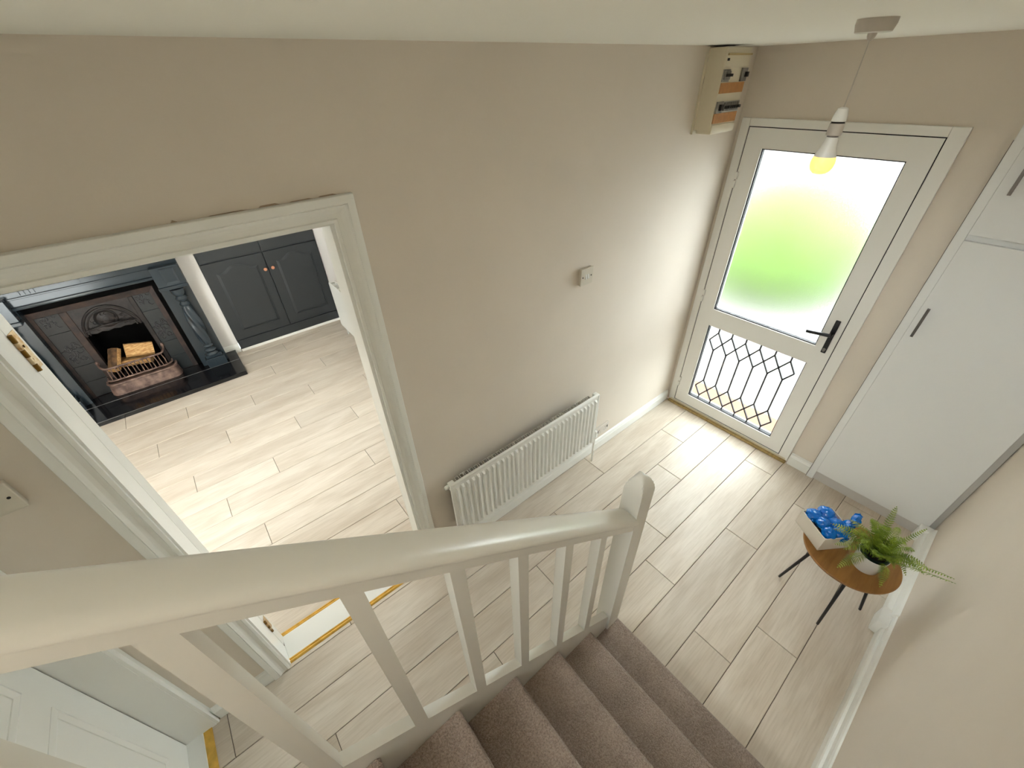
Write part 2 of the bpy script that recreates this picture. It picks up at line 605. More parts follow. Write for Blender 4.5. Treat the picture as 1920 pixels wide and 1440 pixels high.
struct('baseboard_left', skirt_x(-2.345, -0.03, 0.0, -1), WHITE)
struct('baseboard_left_short', skirt_x(XB + 0.02, -3.294, 0.0, -1), WHITE)
struct('baseboard_front', skirt_y(-1.012, -1.146, 0.0, -1, [(0, 0), (0.022, 0), (0.022, 0.07), (0.016, 0.08), (0.014, 0.09), (0, 0.098)]), WHITE)
SKR = [(0.0, 0.0), (0.026, 0.0), (0.026, 0.066), (0.022, 0.076), (0.013, 0.080), (0.011, 0.116), (0.006, 0.128), (0.0, 0.132)]
struct('baseboard_right', skirt_x(-1.87, -0.80, YR, 1, SKR), WHITE)
bx_ = Thing('trim_1', kind='structure', loc=(-0.45, YR + 0.02, 0))
bx_.part('pipe_casing', skirt_x(-0.80, -0.075, YR, 1, [(0, 0), (0.040, 0), (0.042, 0.05), (0.040, 0.075), (0.033, 0.088), (0.022, 0.093), (0.018, 0.12), (0.010, 0.14), (0.0, 0.146)]), WHITE)
bx_.part('end_block', box(-0.868, -0.755, YR, YR + 0.058, 0, 0.105, bev=0.012), WHITE, smooth=True)
bx_.part('corner_block', box(-0.085, -0.034, YR, YR + 0.066, 0, 0.11, bev=0.006), WHITE)
struct('baseboard_living', skirt_x(-2.886, -2.748, 3.47, -1), WHITE)
# ------------------------------------------------------------------ entrance door
d1 = Thing('door_1', kind='structure', loc=(0.02, -0.507, 0))
fx = lambda u, v, d: (d, u, v)
d1.part('door_frame', boxes((-0.014, 0.07, FY0, -0.071, 0.0, FZ), (-0.014, 0.07, FY1, -0.943, 0.0, FZ), (-0.014, 0.07, -0.943, -0.071, 2.045, FZ), (-0.014, 0.07, -0.943, -0.071, 0.0, 0.032), bev=0.003), PVC)
LY_0, LY_1, LZ0, LZ1 = -0.076, -0.938, 0.039, 2.040
GY0, GY1 = -0.175, -0.844
d1.part('leaf_gasket', frame_ring([(LY_0 + .006, LZ0 - .007), (LY_1 - .006, LZ0 - .007), (LY_1 - .006, LZ1 + .006), (LY_0 + .006, LZ1 + .006)],
                                 [(LY_0 - .001, LZ0 + .001), (LY_1 + .001, LZ0 + .001), (LY_1 + .001, LZ1 - .001), (LY_0 - .001, LZ1 - .001)], fx, 0.03, -0.006), GASKET)
leaf = d1.part('door_leaf', boxes((-0.010, 0.05, LY_0, GY0, LZ0, LZ1), (-0.010, 0.05, GY1, LY_1, LZ0, LZ1),
                                  (-0.010, 0.05, GY0, GY1, 1.940, LZ1), (-0.010, 0.05, GY0, GY1, 0.797, 0.925), (-0.010, 0.05, GY0, GY1, LZ0, 0.133)), PVC)
for za, zb, nm in ((0.925, 1.940, 'u'), (0.133, 0.797, 'l')):
    d1.part('glazing_gasket', frame_ring([(GY0, za), (GY1, za), (GY1, zb), (GY0, zb)], [(GY0 - .006, za + .006), (GY1 + .006, za + .006), (GY1 + .006, zb - .006), (GY0 - .006, zb - .006)], fx, 0.03, 0.000), GASKET, leaf)
d1.part('frosted_pane', box(0.018, 0.024, GY0 - .005, GY1 + .005, 0.930, 1.935), FROST, leaf, label='frosted upper pane')
lp = d1.part('leaded_pane', box(0.016, 0.020, GY0 - .005, GY1 + .005, 0.138, 0.792), CLEAR, leaf, label='clear leaded lower pane')


def lead_bar(a, b, w=0.0046):
    a, b = Vector((0.0, a[0], a[1])), Vector((0.0, b[0], b[1]))
    d = (b - a).normalized()
    s = Vector((0, -d.z, d.y)) * w
    bm = bmesh.new()
    x0, x1 = 0.0125, 0.0235
    A = [a + s, a - s, b - s, b + s]
    add_strip(bm, [(x0, p.y, p.z) for p in A], [(x1, p.y, p.z) for p in A])
    return fixn(bm)


for k in range(6):
    y = -0.2535 - 0.1003 * k
    segs = [((y, 0.795), (y, 0.750)), ((y, 0.599), (y, 0.317)), ((y, 0.166), (y, 0.135))]
    for zt, zb in ((0.750, 0.599), (0.317, 0.166)):
        zm = (zt + zb) / 2
        segs += [((y, zt), (y + .050, zm)), ((y, zt), (y - .050, zm)), ((y + .050, zm), (y, zb)), ((y - .050, zm), (y, zb))]
    for a, b in segs:
        d1.part('lead_strip', lead_bar(a, b), LEAD, leaf)
hp = d1.part('handle_plate', box(-0.020, -0.010, -0.910, -0.884, 0.902, 1.122, bev=0.004), BLACKM, leaf, smooth=True, label='black handle plate')
bm = lathe([(0.011, -0.056), (0.011, -0.018)], (0, -0.897, 1.035), 'x', 14)
add_tube(bm, [(-0.052, -0.899, 1.036), (-0.056, -0.88, 1.035), (-0.056, -0.84, 1.029), (-0.054, -0.80, 1.022), (-0.053, -0.776, 1.019)], [0.011, 0.0105, 0.010, 0.010, 0.0095], 10)
d1.part('lever', fixn(bm), BLACKM, leaf, smooth=True)
d1.part('key_cylinder', prism([(-0.897 + .008 * math.cos(a), 0.93 + (.008 if math.sin(a) > 0 else .018) * math.sin(a)) for a in [i * math.pi / 8 for i in range(16)]], fx, -0.0235, -0.018), STEEL, leaf)
for zc in (1.765, 1.00, 0.225):
    h = d1.part('hinge', box(-0.020, -0.008, -0.082, -0.066, zc - 0.045, zc - 0.004, bev=0.003), PVC)
    d1.part('hinge_knuckle', box(-0.023, -0.008, -0.086, -0.070, zc + 0.004, zc + 0.045, bev=0.003), PVC, h)
d1.part('sill_strip', box(-0.040, -0.002, -1.005, -0.03, 0.0, 0.014, bev=0.004), OCHRE, label='ochre wooden strip at the sill')
d1.part('sill_edge', box(-0.0145, 0.0, -0.993, -0.04, 0.014, 0.030), CREAM)

# ------------------------------------------------------------------ doorway to the living room
d2 = Thing('door_2', kind='structure', loc=(-2.82, 0.04, 0))
XL, XRR, ZT = -3.222, -2.418, 1.974
AP = [(0.0, 0.0), (0.0, 0.011), (0.010, 0.014), (0.0125, 0.009), (0.026, 0.0095), (0.036, 0.013), (0.044, 0.0185), (0.047, 0.0215), (0.049, 0.0195), (0.051, 0.0215), (0.072, 0.0215), (0.074, 0.019), (0.074, 0.0)]


def architrave(t, xl, xr, zt, prof, m=WHITE):
    L0 = [(xl - d, -h, 0.0) for d, h in prof]; L1 = [(xl - d, -h, zt + d) for d, h in prof]
    R0 = [(xr + d, -h, 0.0) for d, h in prof]; R1 = [(xr + d, -h, zt + d) for d, h in prof]
    t.part('architrave', strip(L0, L1), m)
    t.part('architrave', strip(R0, R1), m)
    t.part('architrave', strip(L1, R1), m)


architrave(d2, XL, XRR, ZT, AP)
d2.part('jamb_lining', box(OX0, -3.215, 0.0, 0.102, 0, OZ), WHITE)
d2.part('jamb_lining', box(-2.430, OX1, 0.0, 0.102, 0, OZ), WHITE)
d2.part('head_lining', box(-3.215, -2.430, 0.0, 0.102, 1.968, OZ), WHITE)
d2.part('threshold', box(-3.215, -2.430, 0.022, 0.160, -0.006, 0.006, bev=0.002), WHITE, label='white painted threshold board')


def edge_strip(y0, y1):
    ym = (y0 + y1) / 2
    w = (y1 - y0) / 2
    pr = [(ym - w, 0.0), (ym - w * .7, 0.006), (ym - w * .45, 0.0085), (ym - w * .2, 0.0075), (ym - w * .1, 0.0045), (ym + w * .1, 0.0045), (ym + w * .2, 0.0075), (ym + w * .45, 0.0085), (ym + w * .7, 0.006), (ym + w, 0.0)]
    return strip([(-3.214, y, z) for y, z in pr], [(-2.431, y, z) for y, z in pr])


d2.part('brass_strip', edge_strip(0.004, 0.034), BRASS, label='brass edge strip')
d2.part('brass_strip', edge_strip(0.152, 0.182), BRASS, label='brass edge strip')
CHIP = mat('chipped_plaster', (176, 156, 134), 0.9)
for x0, x1, z0, z1 in ((-2.44, -2.385, 2.0485, 2.0515), (-2.52, -2.455, 2.0485, 2.0505), (-2.60, -2.545, 2.0485, 2.0525), (-2.72, -2.63, 2.0485, 2.0500), (-2.80, -2.785, 2.0490, 2.0545)):
    d2.part('chipped_paint', strip([(x0, -0.0012, z0), (x1, -0.0012, z0), (x1, 0.0, z0), (x0, 0.0, z0)], [(x0 + .006, -0.0012, z1), (x1 - .012, -0.0012, z1 + .0006), (x1 - .012, 0.0, z1 + .0006), (x0 + .006, 0.0, z1)]), CHIP)
# the open leaf folded back into the living room
ang = math.radians(169)
u = Vector((math.cos(ang), math.sin(ang), 0)); n_ = Vector((-u.y, u.x, 0)); n_ = n_ if n_.y > 0 else -n_
P0 = Vector((-3.2155, 0.106, 0))
lq = [P0, P0 + u * 0.76, P0 + u * 0.76 + n_ * 0.044, P0 + n_ * 0.044]
lf = d2.part('door_leaf', strip([(p.x, p.y, 0.016) for p in lq], [(p.x, p.y, 1.962) for p in lq]), WHITE)
for zc in (1.795, 0.23):
    hq = [P0 + n_ * 0.003 - u * 0.0012, P0 + n_ * 0.035 - u * 0.0012, P0 + n_ * 0.035 + u * .001, P0 + n_ * 0.003 + u * .001]
    hg = d2.part('hinge', strip([(p.x, p.y, zc - .052) for p in hq], [(p.x, p.y, zc + .052) for p in hq]), OLDBRASS, lf, label='worn brass butt hinge')
for k in range(5):
    d2.part('hinge_knuckle', lathe([(0.0058, 1.743 + k * .0208), (0.0058, 1.743 + k * .0208 + .0196)], (P0.x + 0.004, P0.y - 0.001, 0), 'z', 10), OLDBRASS if k % 2 else BRASSDK, lf, smooth=True)
    d2.part('hinge_knuckle', lathe([(0.0058, .178 + k * .0208), (0.0058, .178 + k * .0208 + .0196)], (P0.x + 0.004, P0.y - 0.001, 0), 'z', 10), OLDBRASS if k % 2 else BRASSDK, lf, smooth=True)
for zz, dd in ((1.83, .014), (1.805, .024), (1.77, .016)):
    q = P0 + n_ * dd - u * 0.0018
    d2.part('hinge_screw', lathe([(0.0035, -0.001), (0.0035, 0.001)], (q.x, q.y, zz), 'x', 8), BRASSDK, lf)

# ------------------------------------------------------------------ kitchen door at the back of the hall
d3 = Thing('door_3', kind='structure', loc=(XB, -0.41, 0))
KX = -3.663
pr = [(0.0, 0.0), (0.0, 0.012), (0.008, 0.015), (0.012, 0.011), (0.022, 0.013), (0.026, 0.02), (0.027, 0.0)]
d3.part('architrave', strip([(XB + h, KY0 + d + .001, 0) for d, h in pr], [(XB + h, KY0 + d + .001, 2.0) for d, h in pr]), WHITE)
prw = [(0.0, 0.0), (0.0, 0.012), (0.01, 0.015), (0.014, 0.011), (0.05, 0.02), (0.07, 0.02), (0.07, 0.0)]
d3.part('architrave', strip([(XB + h, KY1 - d, 0) for d, h in prw], [(XB + h, KY1 - d, 2.07) for d, h in prw]), WHITE)
d3.part('architrave', strip([(XB + h, 0.0, 2.0 + d) for d, h in prw], [(XB + h, KY1, 2.0 + d) for d, h in prw]), WHITE)
d3.part('jamb_lining', box(XB - 0.14, XB + 0.001, KY0 - 0.001, KY0 + 0.012, 0, KZ), WHITE)
d3.part('jamb_lining', box(XB - 0.14, XB + 0.001, KY1 - 0.012, KY1 + 0.001, 0, KZ), WHITE)
kl = d3.part('door_leaf', box(KX - 0.04, KX, KY1 + 0.004, KY0 - 0.005, 0.012, KZ - 0.004), WHITE)
d3.part('shadow_gap', box(KX - 0.02, KX - 0.002, KY0 - 0.005, KY0 - 0.001, 0.01, KZ), GASKET)
for ya, yb in ((-0.129, -0.36), (-0.46, -0.69)):
    for za, zb in ((0.18, 0.835), (0.955, 1.83)):
        o_ = [(ya, za), (yb, za), (yb, zb), (ya, zb)]
        i_ = [(ya - .028, za + .028), (yb + .028, za + .028), (yb + .028, zb - .028), (ya - .028, zb - .028)]
        m_ = [(ya - .014, za + .014), (yb + .014, za + .014), (yb + .014, zb - .014), (ya - .014, zb - .014)]
        pm = d3.part('panel_moulding', frame_ring(o_, m_, fx, KX - .001, KX + 0.002, KX + 0.009), WHITE, kl)
        d3.part('moulding_bead', frame_ring(m_, i_, fx, KX - .001, KX + 0.009, KX + 0.003), WHITE, pm)
d3.part('threshold', box(-3.70, -3.600, KY1, KY0, -0.004, 0.008, bev=.002), WHITE)
d3.part('brass_strip', box(-3.602, -3.566, KY1, KY0 + .003, 0.0, 0.006, bev=0.002), BRASS, label='brass edge strip')

# ------------------------------------------------------------------ stairs
X1, G, R_ = -1.8693, 0.2115, 0.17072
YS = -0.928
st = Thing('staircase', 'straight flight of stairs in brown carpet rising from the hall', 'stairs', (X1 - 0.8, -1.37, 0))


def step_section(i):
    xn = X1 - (i - 1) * G
    zt = i * R_
    r = 0.017
    pts = [(xn - G - 0.03, zt - 0.03), (xn - G - 0.03, zt)]
    for k in range(0, 9):
        a = math.pi / 2 - k * math.pi / 8
        pts.append((xn - r + r * math.cos(a), zt - r + r * math.sin(a)))
    pts += [(xn - 0.016, zt - 2 * r - 0.004), (xn - 0.022, zt - 2 * r - 0.014), (xn - 0.022, zt - R_ + 0.001), (xn - G - 0.03, zt - R_ + 0.001)]
    return pts


for i in range(1, 10):
    sec = step_section(i)
    y0, y1 = YS - 0.001, YR + 0.022
    bm = bmesh.new()
    NS = 40
    rng = random.Random(i)
    rings = []
    for k in range(NS + 1):
        y = y0 + (y1 - y0) * k / NS
        w = 0.0011 * noise.noise(Vector((y * 9, i * 3.1, 0)))
        rings.append([bm.verts.new((x + w, y, z + w * .7)) for x, z in sec])
    m_n = len(sec)
    for k in range(NS):
        for q in range(m_n):
            q2 = (q + 1) % m_n
            bm.faces.new((rings[k][q], rings[k][q2], rings[k + 1][q2], rings[k + 1][q]))
    bm.faces.new(rings[0]); bm.faces.new(rings[-1])
    st.part('carpeted_step', fixn(bm), CARPET, smooth=True)
SL = R_ / G


def zn(x):
    return R_ + (X1 - x) * SL      # nosing line


STOP = 0.054
xa, xb = -1.958, -3.83
sp = [(xa, zn(xa) + STOP), (xa, 0.0), (-2.02, 0.0), (xb, zn(xb) - 0.24), (xb, zn(xb) + STOP)]
fs = lambda u_, v_, d: (u_, d, v_)
st.part('string_board', prism(sp, fs, YS, YS + 0.031), RAILW)
spw = [(-1.86, 0.0), (-1.86, 0.28), (-1.90, zn(-1.90) + 0.10), (xb, zn(xb) + 0.10), (xb, zn(xb) - 0.24), (-2.1, 0.0)]
st.part('wall_string', prism(spw, fs, YR + 0.001, YR + 0.021), RAILW)
und = [(-2.03, 0.001), (-3.545, 0.001), (-3.545, zn(-3.545) - 0.24)]
struct('wall_understairs', prism(und, fs, YS + 0.032, YS + 0.05), WALL)

bal = Thing('balustrade', 'white painted stair balustrade with square spindles and round-topped newel post', 'balustrade', (-1.918, -0.902, 0))
# newel: square post with a double-arched pillow top
NX0, NX1, NY0, NY1 = -1.956, -1.881, -0.938, -0.864
bm = bmesh.new()
N = 14
ZS, ZA = 1.172, 1.240


def arch(s):
    s = abs(s)
    return ZS + (ZA - ZS) * (max(0.0, 1 - s ** 2.1) ** 0.62)


grid = []
for i in range(N + 1):
    row = []
    for j in range(N + 1):
        s, t_ = -math.cos(math.pi * i / N), -math.cos(math.pi * j / N)
        row.append(bm.verts.new(((NX0 + NX1) / 2 + s * (NX1 - NX0) / 2, (NY0 + NY1) / 2 + t_ * (NY1 - NY0) / 2, min(arch(s), arch(t_)))))
    grid.append(row)
for i in range(N):
    for j in range(N):
        bm.faces.new((grid[i][j], grid[i + 1][j], grid[i + 1][j + 1], grid[i][j + 1]))
edge = [grid[i][0] for i in range(N + 1)] + [grid[N][j] for j in range(1, N + 1)] + [grid[i][N] for i in range(N - 1, -1, -1)] + [grid[0][j] for j in range(N - 1, 0, -1)]
low = [bm.verts.new((v.co.x, v.co.y, 0.0)) for v in edge]
for i in range(len(edge)):
    j = (i + 1) % len(edge)
    bm.faces.new((edge[i], edge[j], low[j], low[i]))
bm.faces.new(low)
bal.part('newel_post', fixn(bm), RAILW, smooth=True)
# handrail: moulded top on a narrower strip, following the pitch


def zr(x):
    return 1.5015 + (-2.588 - x) * 0.809


RP = [(-0.936, 0.0), (-0.938, 0.041), (-0.9455, 0.0445), (-0.9495, 0.050), (-0.9505, 0.057), (-0.9475, 0.065), (-0.941, 0.0715), (-0.931, 0.0755), (-0.916, 0.0775), (-0.900, 0.078),
      (-0.884, 0.0765), (-0.874, 0.072), (-0.868, 0.065), (-0.867, 0.056), (-0.869, 0.049), (-0.877, 0.045), (-0.878, 0.0)]
bal.part('handrail', strip([(NX0 + 0.002, y, zr(NX0) + z) for y, z in RP], [(-3.95, y, zr(-3.95) + z) for y, z in RP]), RAILW, smooth=True)
BX = [-2.123, -2.293, -2.465, -2.637, -2.8155, -3.0015, -3.178, -3.355, -3.532, -3.71]
for x in BX:
    hw = 0.0165
    x0, x1 = x - hw, x + hw
    y0, y1 = YS - 0.001, YS + 0.036
    A = [(x0, y0, zn(x0) + STOP - .004), (x1, y0, zn(x1) + STOP - .004), (x1, y1, zn(x1) + STOP - .004), (x0, y1, zn(x0) + STOP - .004)]
    B = [(x0, y0, zr(x0) + .004), (x1, y0, zr(x1) + .004), (x1, y1, zr(x1) + .004), (x0, y1, zr(x0) + .004)]
    bal.part('baluster', strip(A, B), RAILW)

# ------------------------------------------------------------------ hall radiator
rad = Thing('radiator', 'long white ribbed panel radiator low on the hall wall', 'radiator', (-1.67, -0.05, 0.22))
RX0, RX1, RZ0, RZ1, RYF = -2.235, -1.107, 0.222, 0.663, -0.088
pan = rad.part('front_panel', box(RX0, RX1, RYF, RYF + 0.012, RZ0, RZ1, bev=0.003), WHITE)
NR = 33
pitch = (RX1 - RX0 - 0.03) / NR
for k in range(NR):
    xc = RX0 + 0.015 + pitch * (k + 0.5)
    za, zb = RZ0 + 0.03, RZ1 - 0.028
    w = pitch * 0.27
    A = [(xc - w, RYF + .001, za), (xc + w, RYF + .001, za), (xc + w, RYF + .001, zb), (xc - w, RYF + .001, zb)]
    w2 = w * 0.55
    B = [(xc - w2, RYF - .0155, za + .012), (xc + w2, RYF - .0155, za + .012), (xc + w2, RYF - .0155, zb - .012), (xc - w2, RYF - .0155, zb - .012)]
    rad.part('rib', strip(A, B), WHITE, pan)
rad.part('top_rail', box(RX0 + .002, RX1 - .002, RYF - 0.002, RYF + 0.014, RZ1 - 0.012, RZ1 + 0.004, bev=0.004), WHITE, smooth=True)
rad.part('side_lip', box(RX0 - .003, RX0 + .007, RYF - 0.004, RYF + 0.012, RZ0, RZ1, bev=0.002), WHITE)
rad.part('side_lip', box(RX1 - .007, RX1 + .003, RYF - 0.004, RYF + 0.012, RZ0, RZ1, bev=0.002), WHITE)
rad.part('back_panel', box(RX0 + .02, RX1 - .02, RYF + 0.012, RYF + 0.016, RZ0 + .03, RZ1 - .015), mat('radiator_gap_shade', (40, 36, 32), 0.8))  # dark sheet, its colour stands in for shade behind the front panel
FINM = mat('convector_metal', (210, 204, 192), 0.5)
nf = 34
fp = (RX1 - RX0 - 0.09) / nf
x0_ = RX0 + 0.045 + fp * 0.1
finbm = bmesh.new()
prs = [(0.0, 0.0), (0.0, 0.030), (fp * .62, 0.030), (fp * .62, 0.0)]
for a, b in zip(prs[:-1], prs[1:]):
    x_a, y_a, x_b, y_b = x0_ + a[0], RYF + .017 + a[1], x0_ + b[0], RYF + .017 + b[1]
    t_ = 0.0014
    add_box(finbm, min(x_a, x_b) - t_, max(x_a, x_b) + t_, min(y_a, y_b) - t_, max(y_a, y_b) + t_, RZ0 + .04, RZ1 - .012)
fin0 = rad.part('convector_fin', finbm, FINM)
for k in range(1, nf):
    rad.copy_part(fin0, (fp * k, 0, 0))
for x in (RX0 + 0.12, RX1 - 0.12):
    rad.part('wall_bracket', box(x - .015, x + .015, RYF + 0.05, -0.0005, RZ0 + .1, RZ1 - .06), WHITE)
for x, s in ((RX0, -1), (RX1, 1)):
    bm = box(min(x + s * .004, x - s * .03), max(x + s * .004, x - s * .03), RYF + .002, RYF + .034, RZ1 - .04, RZ1 + .003, bev=.004)
    if s < 0:
        add_lathe(bm, [(0.010, -0.026), (0.012, -0.018), (0.012, -0.004), (0.009, 0.0)], (x, RYF + .018, RZ1 - .012), 'x', 10)
    rad.part('end_fitting', bm, WHITE)
bm = lathe([(0.009, -.004), (0.009, 0.022), (0.014, 0.024), (0.014, 0.046), (0.010, 0.048)], (RX1, RYF + .018, RZ0 + .03), 'x', 12)
add_lathe(bm, [(0.012, 0.0), (0.016, 0.006), (0.016, 0.05), (0.012, 0.056)], (RX1 + .034, RYF + .018, RZ0 + .03), 'z', 12)
vl = rad.part('valve', fixn(bm), WHITE, smooth=True)
rad.part('pipe', tube([(RX1 + .034, RYF + .018, RZ0 + .03), (RX1 + .034, RYF + .018, 0.0)], 0.0075), WHITE, smooth=True)
bm = lathe([(0.009, 0.004), (0.009, -0.022), (0.014, -0.024), (0.014, -0.046), (0.010, -0.048)], (RX0, RYF + .018, RZ0 + .03), 'x', 12)
rad.part('valve', fixn(bm), WHITE, smooth=True)
rad.part('pipe', tube([(RX0 - .034, RYF + .018, RZ0 + .03), (RX0 - .034, RYF + .018, 0.0)], 0.0075), WHITE, smooth=True)

# ------------------------------------------------------------------ switches and socket on the hall wall
SWP = mat('switch_plastic', (212, 204, 188), 0.4)


def wall_switch(x0, x1, z0, z1, gangs, label, screws):
    t = Thing('light_switch', label, 'light switch', ((x0 + x1) / 2, 0, z0))
    t.part('pattress', box(x0 + .002, x1 - .002, -0.016, 0, z0 + .002, z1 - .002, bev=.003), SWP)
    t.part('face_plate', box(x0, x1, -0.022, -0.016, z0, z1, bev=.0025), SWP)
    xc, zc = (x0 + x1) / 2, (z0 + z1) / 2
    for k in range(gangs):
        xo = xc + (k - (gangs - 1) / 2) * 0.016
        t.part('rocker', strip([(xo - .006, -0.021, zc - .013), (xo + .006, -0.021, zc - .013), (xo + .006, -0.021, zc + .013), (xo - .006, -0.021, zc + .013)],
                               [(xo - .0055, -0.027, zc - .012), (xo + .0055, -0.027, zc - .012), (xo + .0055, -0.0225, zc + .012), (xo - .0055, -0.0225, zc + .012)]), PVC)
    for s in screws:
        t.part('screw', lathe([(0.0038, -0.0232), (0.0038, -0.0215)], (xc + s, 0, zc), 'y', 10), DARKP)


wall_switch(-1.297, -1.206, 1.434, 1.524, 2, 'two-gang light switch on the wall above the radiator', (-.031, .031))
wall_switch(-3.468, -3.377, 1.458, 1.548, 1, 'light switch left of the living room doorway, cut by the picture edge', (.031, -.031))
so = Thing('wall_socket', 'small socket plate low on the wall right of the radiator', 'socket', (-0.90, 0, 0.15))
so.part('face_plate', box(-0.985, -0.84, -0.012, 0, 0.140, 0.222, bev=.003), mat('socket_plastic', (216, 208, 198), 0.4))
for x in (-0.945, -0.88):
    so.part('socket_hole', boxes((x - .003, x + .003, -0.0126, -0.011, .185, .194), (x - .012, x - .006, -0.0126, -0.011, .165, .170), (x + .006, x + .012, -0.0126, -0.011, .165, .170)), GREYP)
so.part('switch_rocker', box(-.970, -.962, -.016, -.011, .175, .195), DARKP)
so.part('switch_rocker', box(-.862, -.854, -.016, -.011, .175, .195), GREYP)

# ------------------------------------------------------------------ consumer unit
cu = Thing('fuse_box', 'cream electrical fuse box on the wall beside the front door top', 'fuse box', (-0.37, -0.05, 2.045))
CX0, CX1, CZ0, CZ1, CY = -0.495, -0.262, 2.043, 2.392, -0.098
body = cu.part('casing', box(CX0, CX1, CY, -0.0005, CZ0 + .016, CZ1, bev=.004), CREAM)
cu.part('backboard', box(CX0 - .01, CX1 + .02, -0.012, -0.0002, CZ0 - .002, CZ1 + .004), CREAM)
cu.part('lower_cover', box(CX0 + .004, CX1 + .002, CY - .006, -0.02, CZ0, CZ0 + .042, bev=.006), CREAM, smooth=True)
cu.part('upper_cover', box(CX0 + .003, CX1 - .003, CY - .004, CY + .01, 2.315, CZ1 - .022, bev=.004), CREAM)
cu.part('cover_lip', box(CX0 + .006, CX1 - .004, CY - .010, CY, 2.360, 2.368), ORANGE if False else mat('yellowed_plastic', (190, 168, 120), 0.5))
cu.part('cover_screw', box(CX0 + .010, CX0 + .028, CY - .006, CY - .003, 2.340, 2.350), DARKP)
for za, zb in ((2.214, 2.256), (2.090, 2.132)):
    cu.part('card_strip', box(CX0 + .004, CX1 - .004, CY - .0035, CY + .002, za, zb), ORANGE, label='orange-brown card strip')
cu.part('breaker_bay', box(CX0 + .003, CX0 + .066, CY - .004, CY + .002, 2.260, 2.308), GREYP)
for k in range(3):
    b = cu.part('breaker', box(CX0 + .012 + k * .018, CX0 + .026 + k * .018, CY - .012, CY - .003, 2.268, 2.302, bev=.002), GREYP)
    cu.part('toggle', box(CX0 + .014 + k * .018, CX0 + .024 + k * .018, CY - .024, CY - .011, 2.280, 2.291), DARKP, b)
b = cu.part('breaker', box(CX1 - .062, CX1 - .008, CY - .010, CY - .001, 2.258, 2.312, bev=.002), GREYP)
cu.part('toggle', box(CX1 - .034, CX1 - .020, CY - .024, CY - .009, 2.276, 2.296), DARKP, b)
cu.part('breaker_bay', box(CX0 + .070, CX1 - .004, CY - .004, CY + .002, 2.134, 2.180), mat('pale_grey_plastic', (176, 172, 164), .5))
b = cu.part('breaker', box(CX0 + .004, CX0 + .064, CY - .009, CY - .001, 2.133, 2.182, bev=.002), GREYP)
cu.part('toggle', box(CX0 + .022, CX0 + .044, CY - .022, CY - .008, 2.145, 2.170), DARKP, b)
for k in range(7):
    b = cu.part('breaker', box(CX0 + .074 + k * .021, CX0 + .092 + k * .021, CY - .010, CY - .003, 2.140, 2.176, bev=.002), GREYP)
    cu.part('toggle', box(CX0 + .076 + k * .021, CX0 + .090 + k * .021, CY - .022, CY - .009, 2.150, 2.162), DARKP, b)

# ------------------------------------------------------------------ pendant lamp
PX, PY = -1.30, -0.8885
pl = Thing('pendant_light', 'bare lit bulb on a thin flex hanging from the ceiling', 'pendant light', (PX, PY, 2.07))
ROSE = mat('rose_plastic', (196, 188, 178), 0.4)
pl.part('ceiling_rose', lathe([(0.042, 2.4), (0.042, 2.389), (0.038, 2.3745), (0.035, 2.373)], (PX, PY, 0), 'z', 32), ROSE, smooth=True)
pl.part('rose_nozzle', lathe([(0.010, 2.373), (0.009, 2.367), (0.005, 2.358)], (PX, PY, 0), 'z', 14), ROSE, smooth=True)
pl.part('flex', tube([(PX, PY, 2.36), (PX + .0006, PY, 2.29), (PX, PY, 2.215)], 0.0016, 8), ROSE, smooth=True)
hold = pl.part('lamp_holder', lathe([(0.006, 2.224), (0.012, 2.221), (0.0165, 2.205), (0.0175, 2.193), (0.0165, 2.192)], (PX, PY, 0), 'z', 20), PVC, smooth=True)
pl.part('black_ring', lathe([(0.0165, 2.192), (0.0155, 2.190), (0.0165, 2.188)], (PX, PY, 0), 'z', 20), DARKP, hold)
pl.part('holder_skirt', lathe([(0.0165, 2.188), (0.0175, 2.187), (0.0185, 2.162), (0.017, 2.160)], (PX, PY, 0), 'z', 20), ROSE, hold, smooth=True)
pl.part('bulb_collar', lathe([(0.0135, 2.161), (0.0135, 2.155)], (PX, PY, 0), 'z', 20), STEEL)
pl.part('bulb_base', lathe([(0.0145, 2.156), (0.0155, 2.152), (0.019, 2.130), (0.0265, 2.112), (0.0272, 2.108)], (PX, PY, 0), 'z', 24), PVC, smooth=True)
pl.part('bulb_globe', lathe([(0.0270, 2.109), (0.0295, 2.100), (0.0300, 2.092), (0.0285, 2.082), (0.024, 2.073), (0.016, 2.0665), (0.008, 2.0645), (0.001, 2.064)], (PX, PY, 0), 'z', 24), BULB, smooth=True, label='glowing warm globe')

# ------------------------------------------------------------------ built-in wardrobe
wd = Thing('wardrobe', 'tall white built-in wardrobe with plain doors beside the front door', 'wardrobe', (-0.02, -1.48, 0))
wd.part('side_stile', box(-0.034, -0.0005, -1.188, -1.150, 0, H - .002, bev=.001), MELA)
wd.part('plinth', box(-0.022, -0.0005, -1.812, -1.188, 0, 0.076), GREYP if False else mat('plinth_white', (206, 202, 198), .5))
wd.part('filler_strip', box(-0.012, -0.0005, -1.813, -1.786, 0.076, H - .002), mat('shadow_filler_white', (200, 198, 192), .5))
wd.part('rail', box(-0.012, -0.0005, -1.786, -1.188, 1.640, 1.70), MELA)
wdl = wd.part('lower_door', box(-0.034, -0.004, -1.784, -1.1885, 0.078, 1.657, bev=.001), MELA)
wdu = wd.part('upper_door', box(-0.034, -0.004, -1.784, -1.1885, 1.684, 2.372, bev=.001), MELA)
wd.part('handle', boxes((-0.064, -0.054, -1.226, -1.214, 1.176, 1.334), (-0.056, -0.033, -1.225, -1.215, 1.19, 1.20), (-0.056, -0.033, -1.225, -1.215, 1.31, 1.32), bev=.001), STEEL, wdl, label='grey metal bar handle')
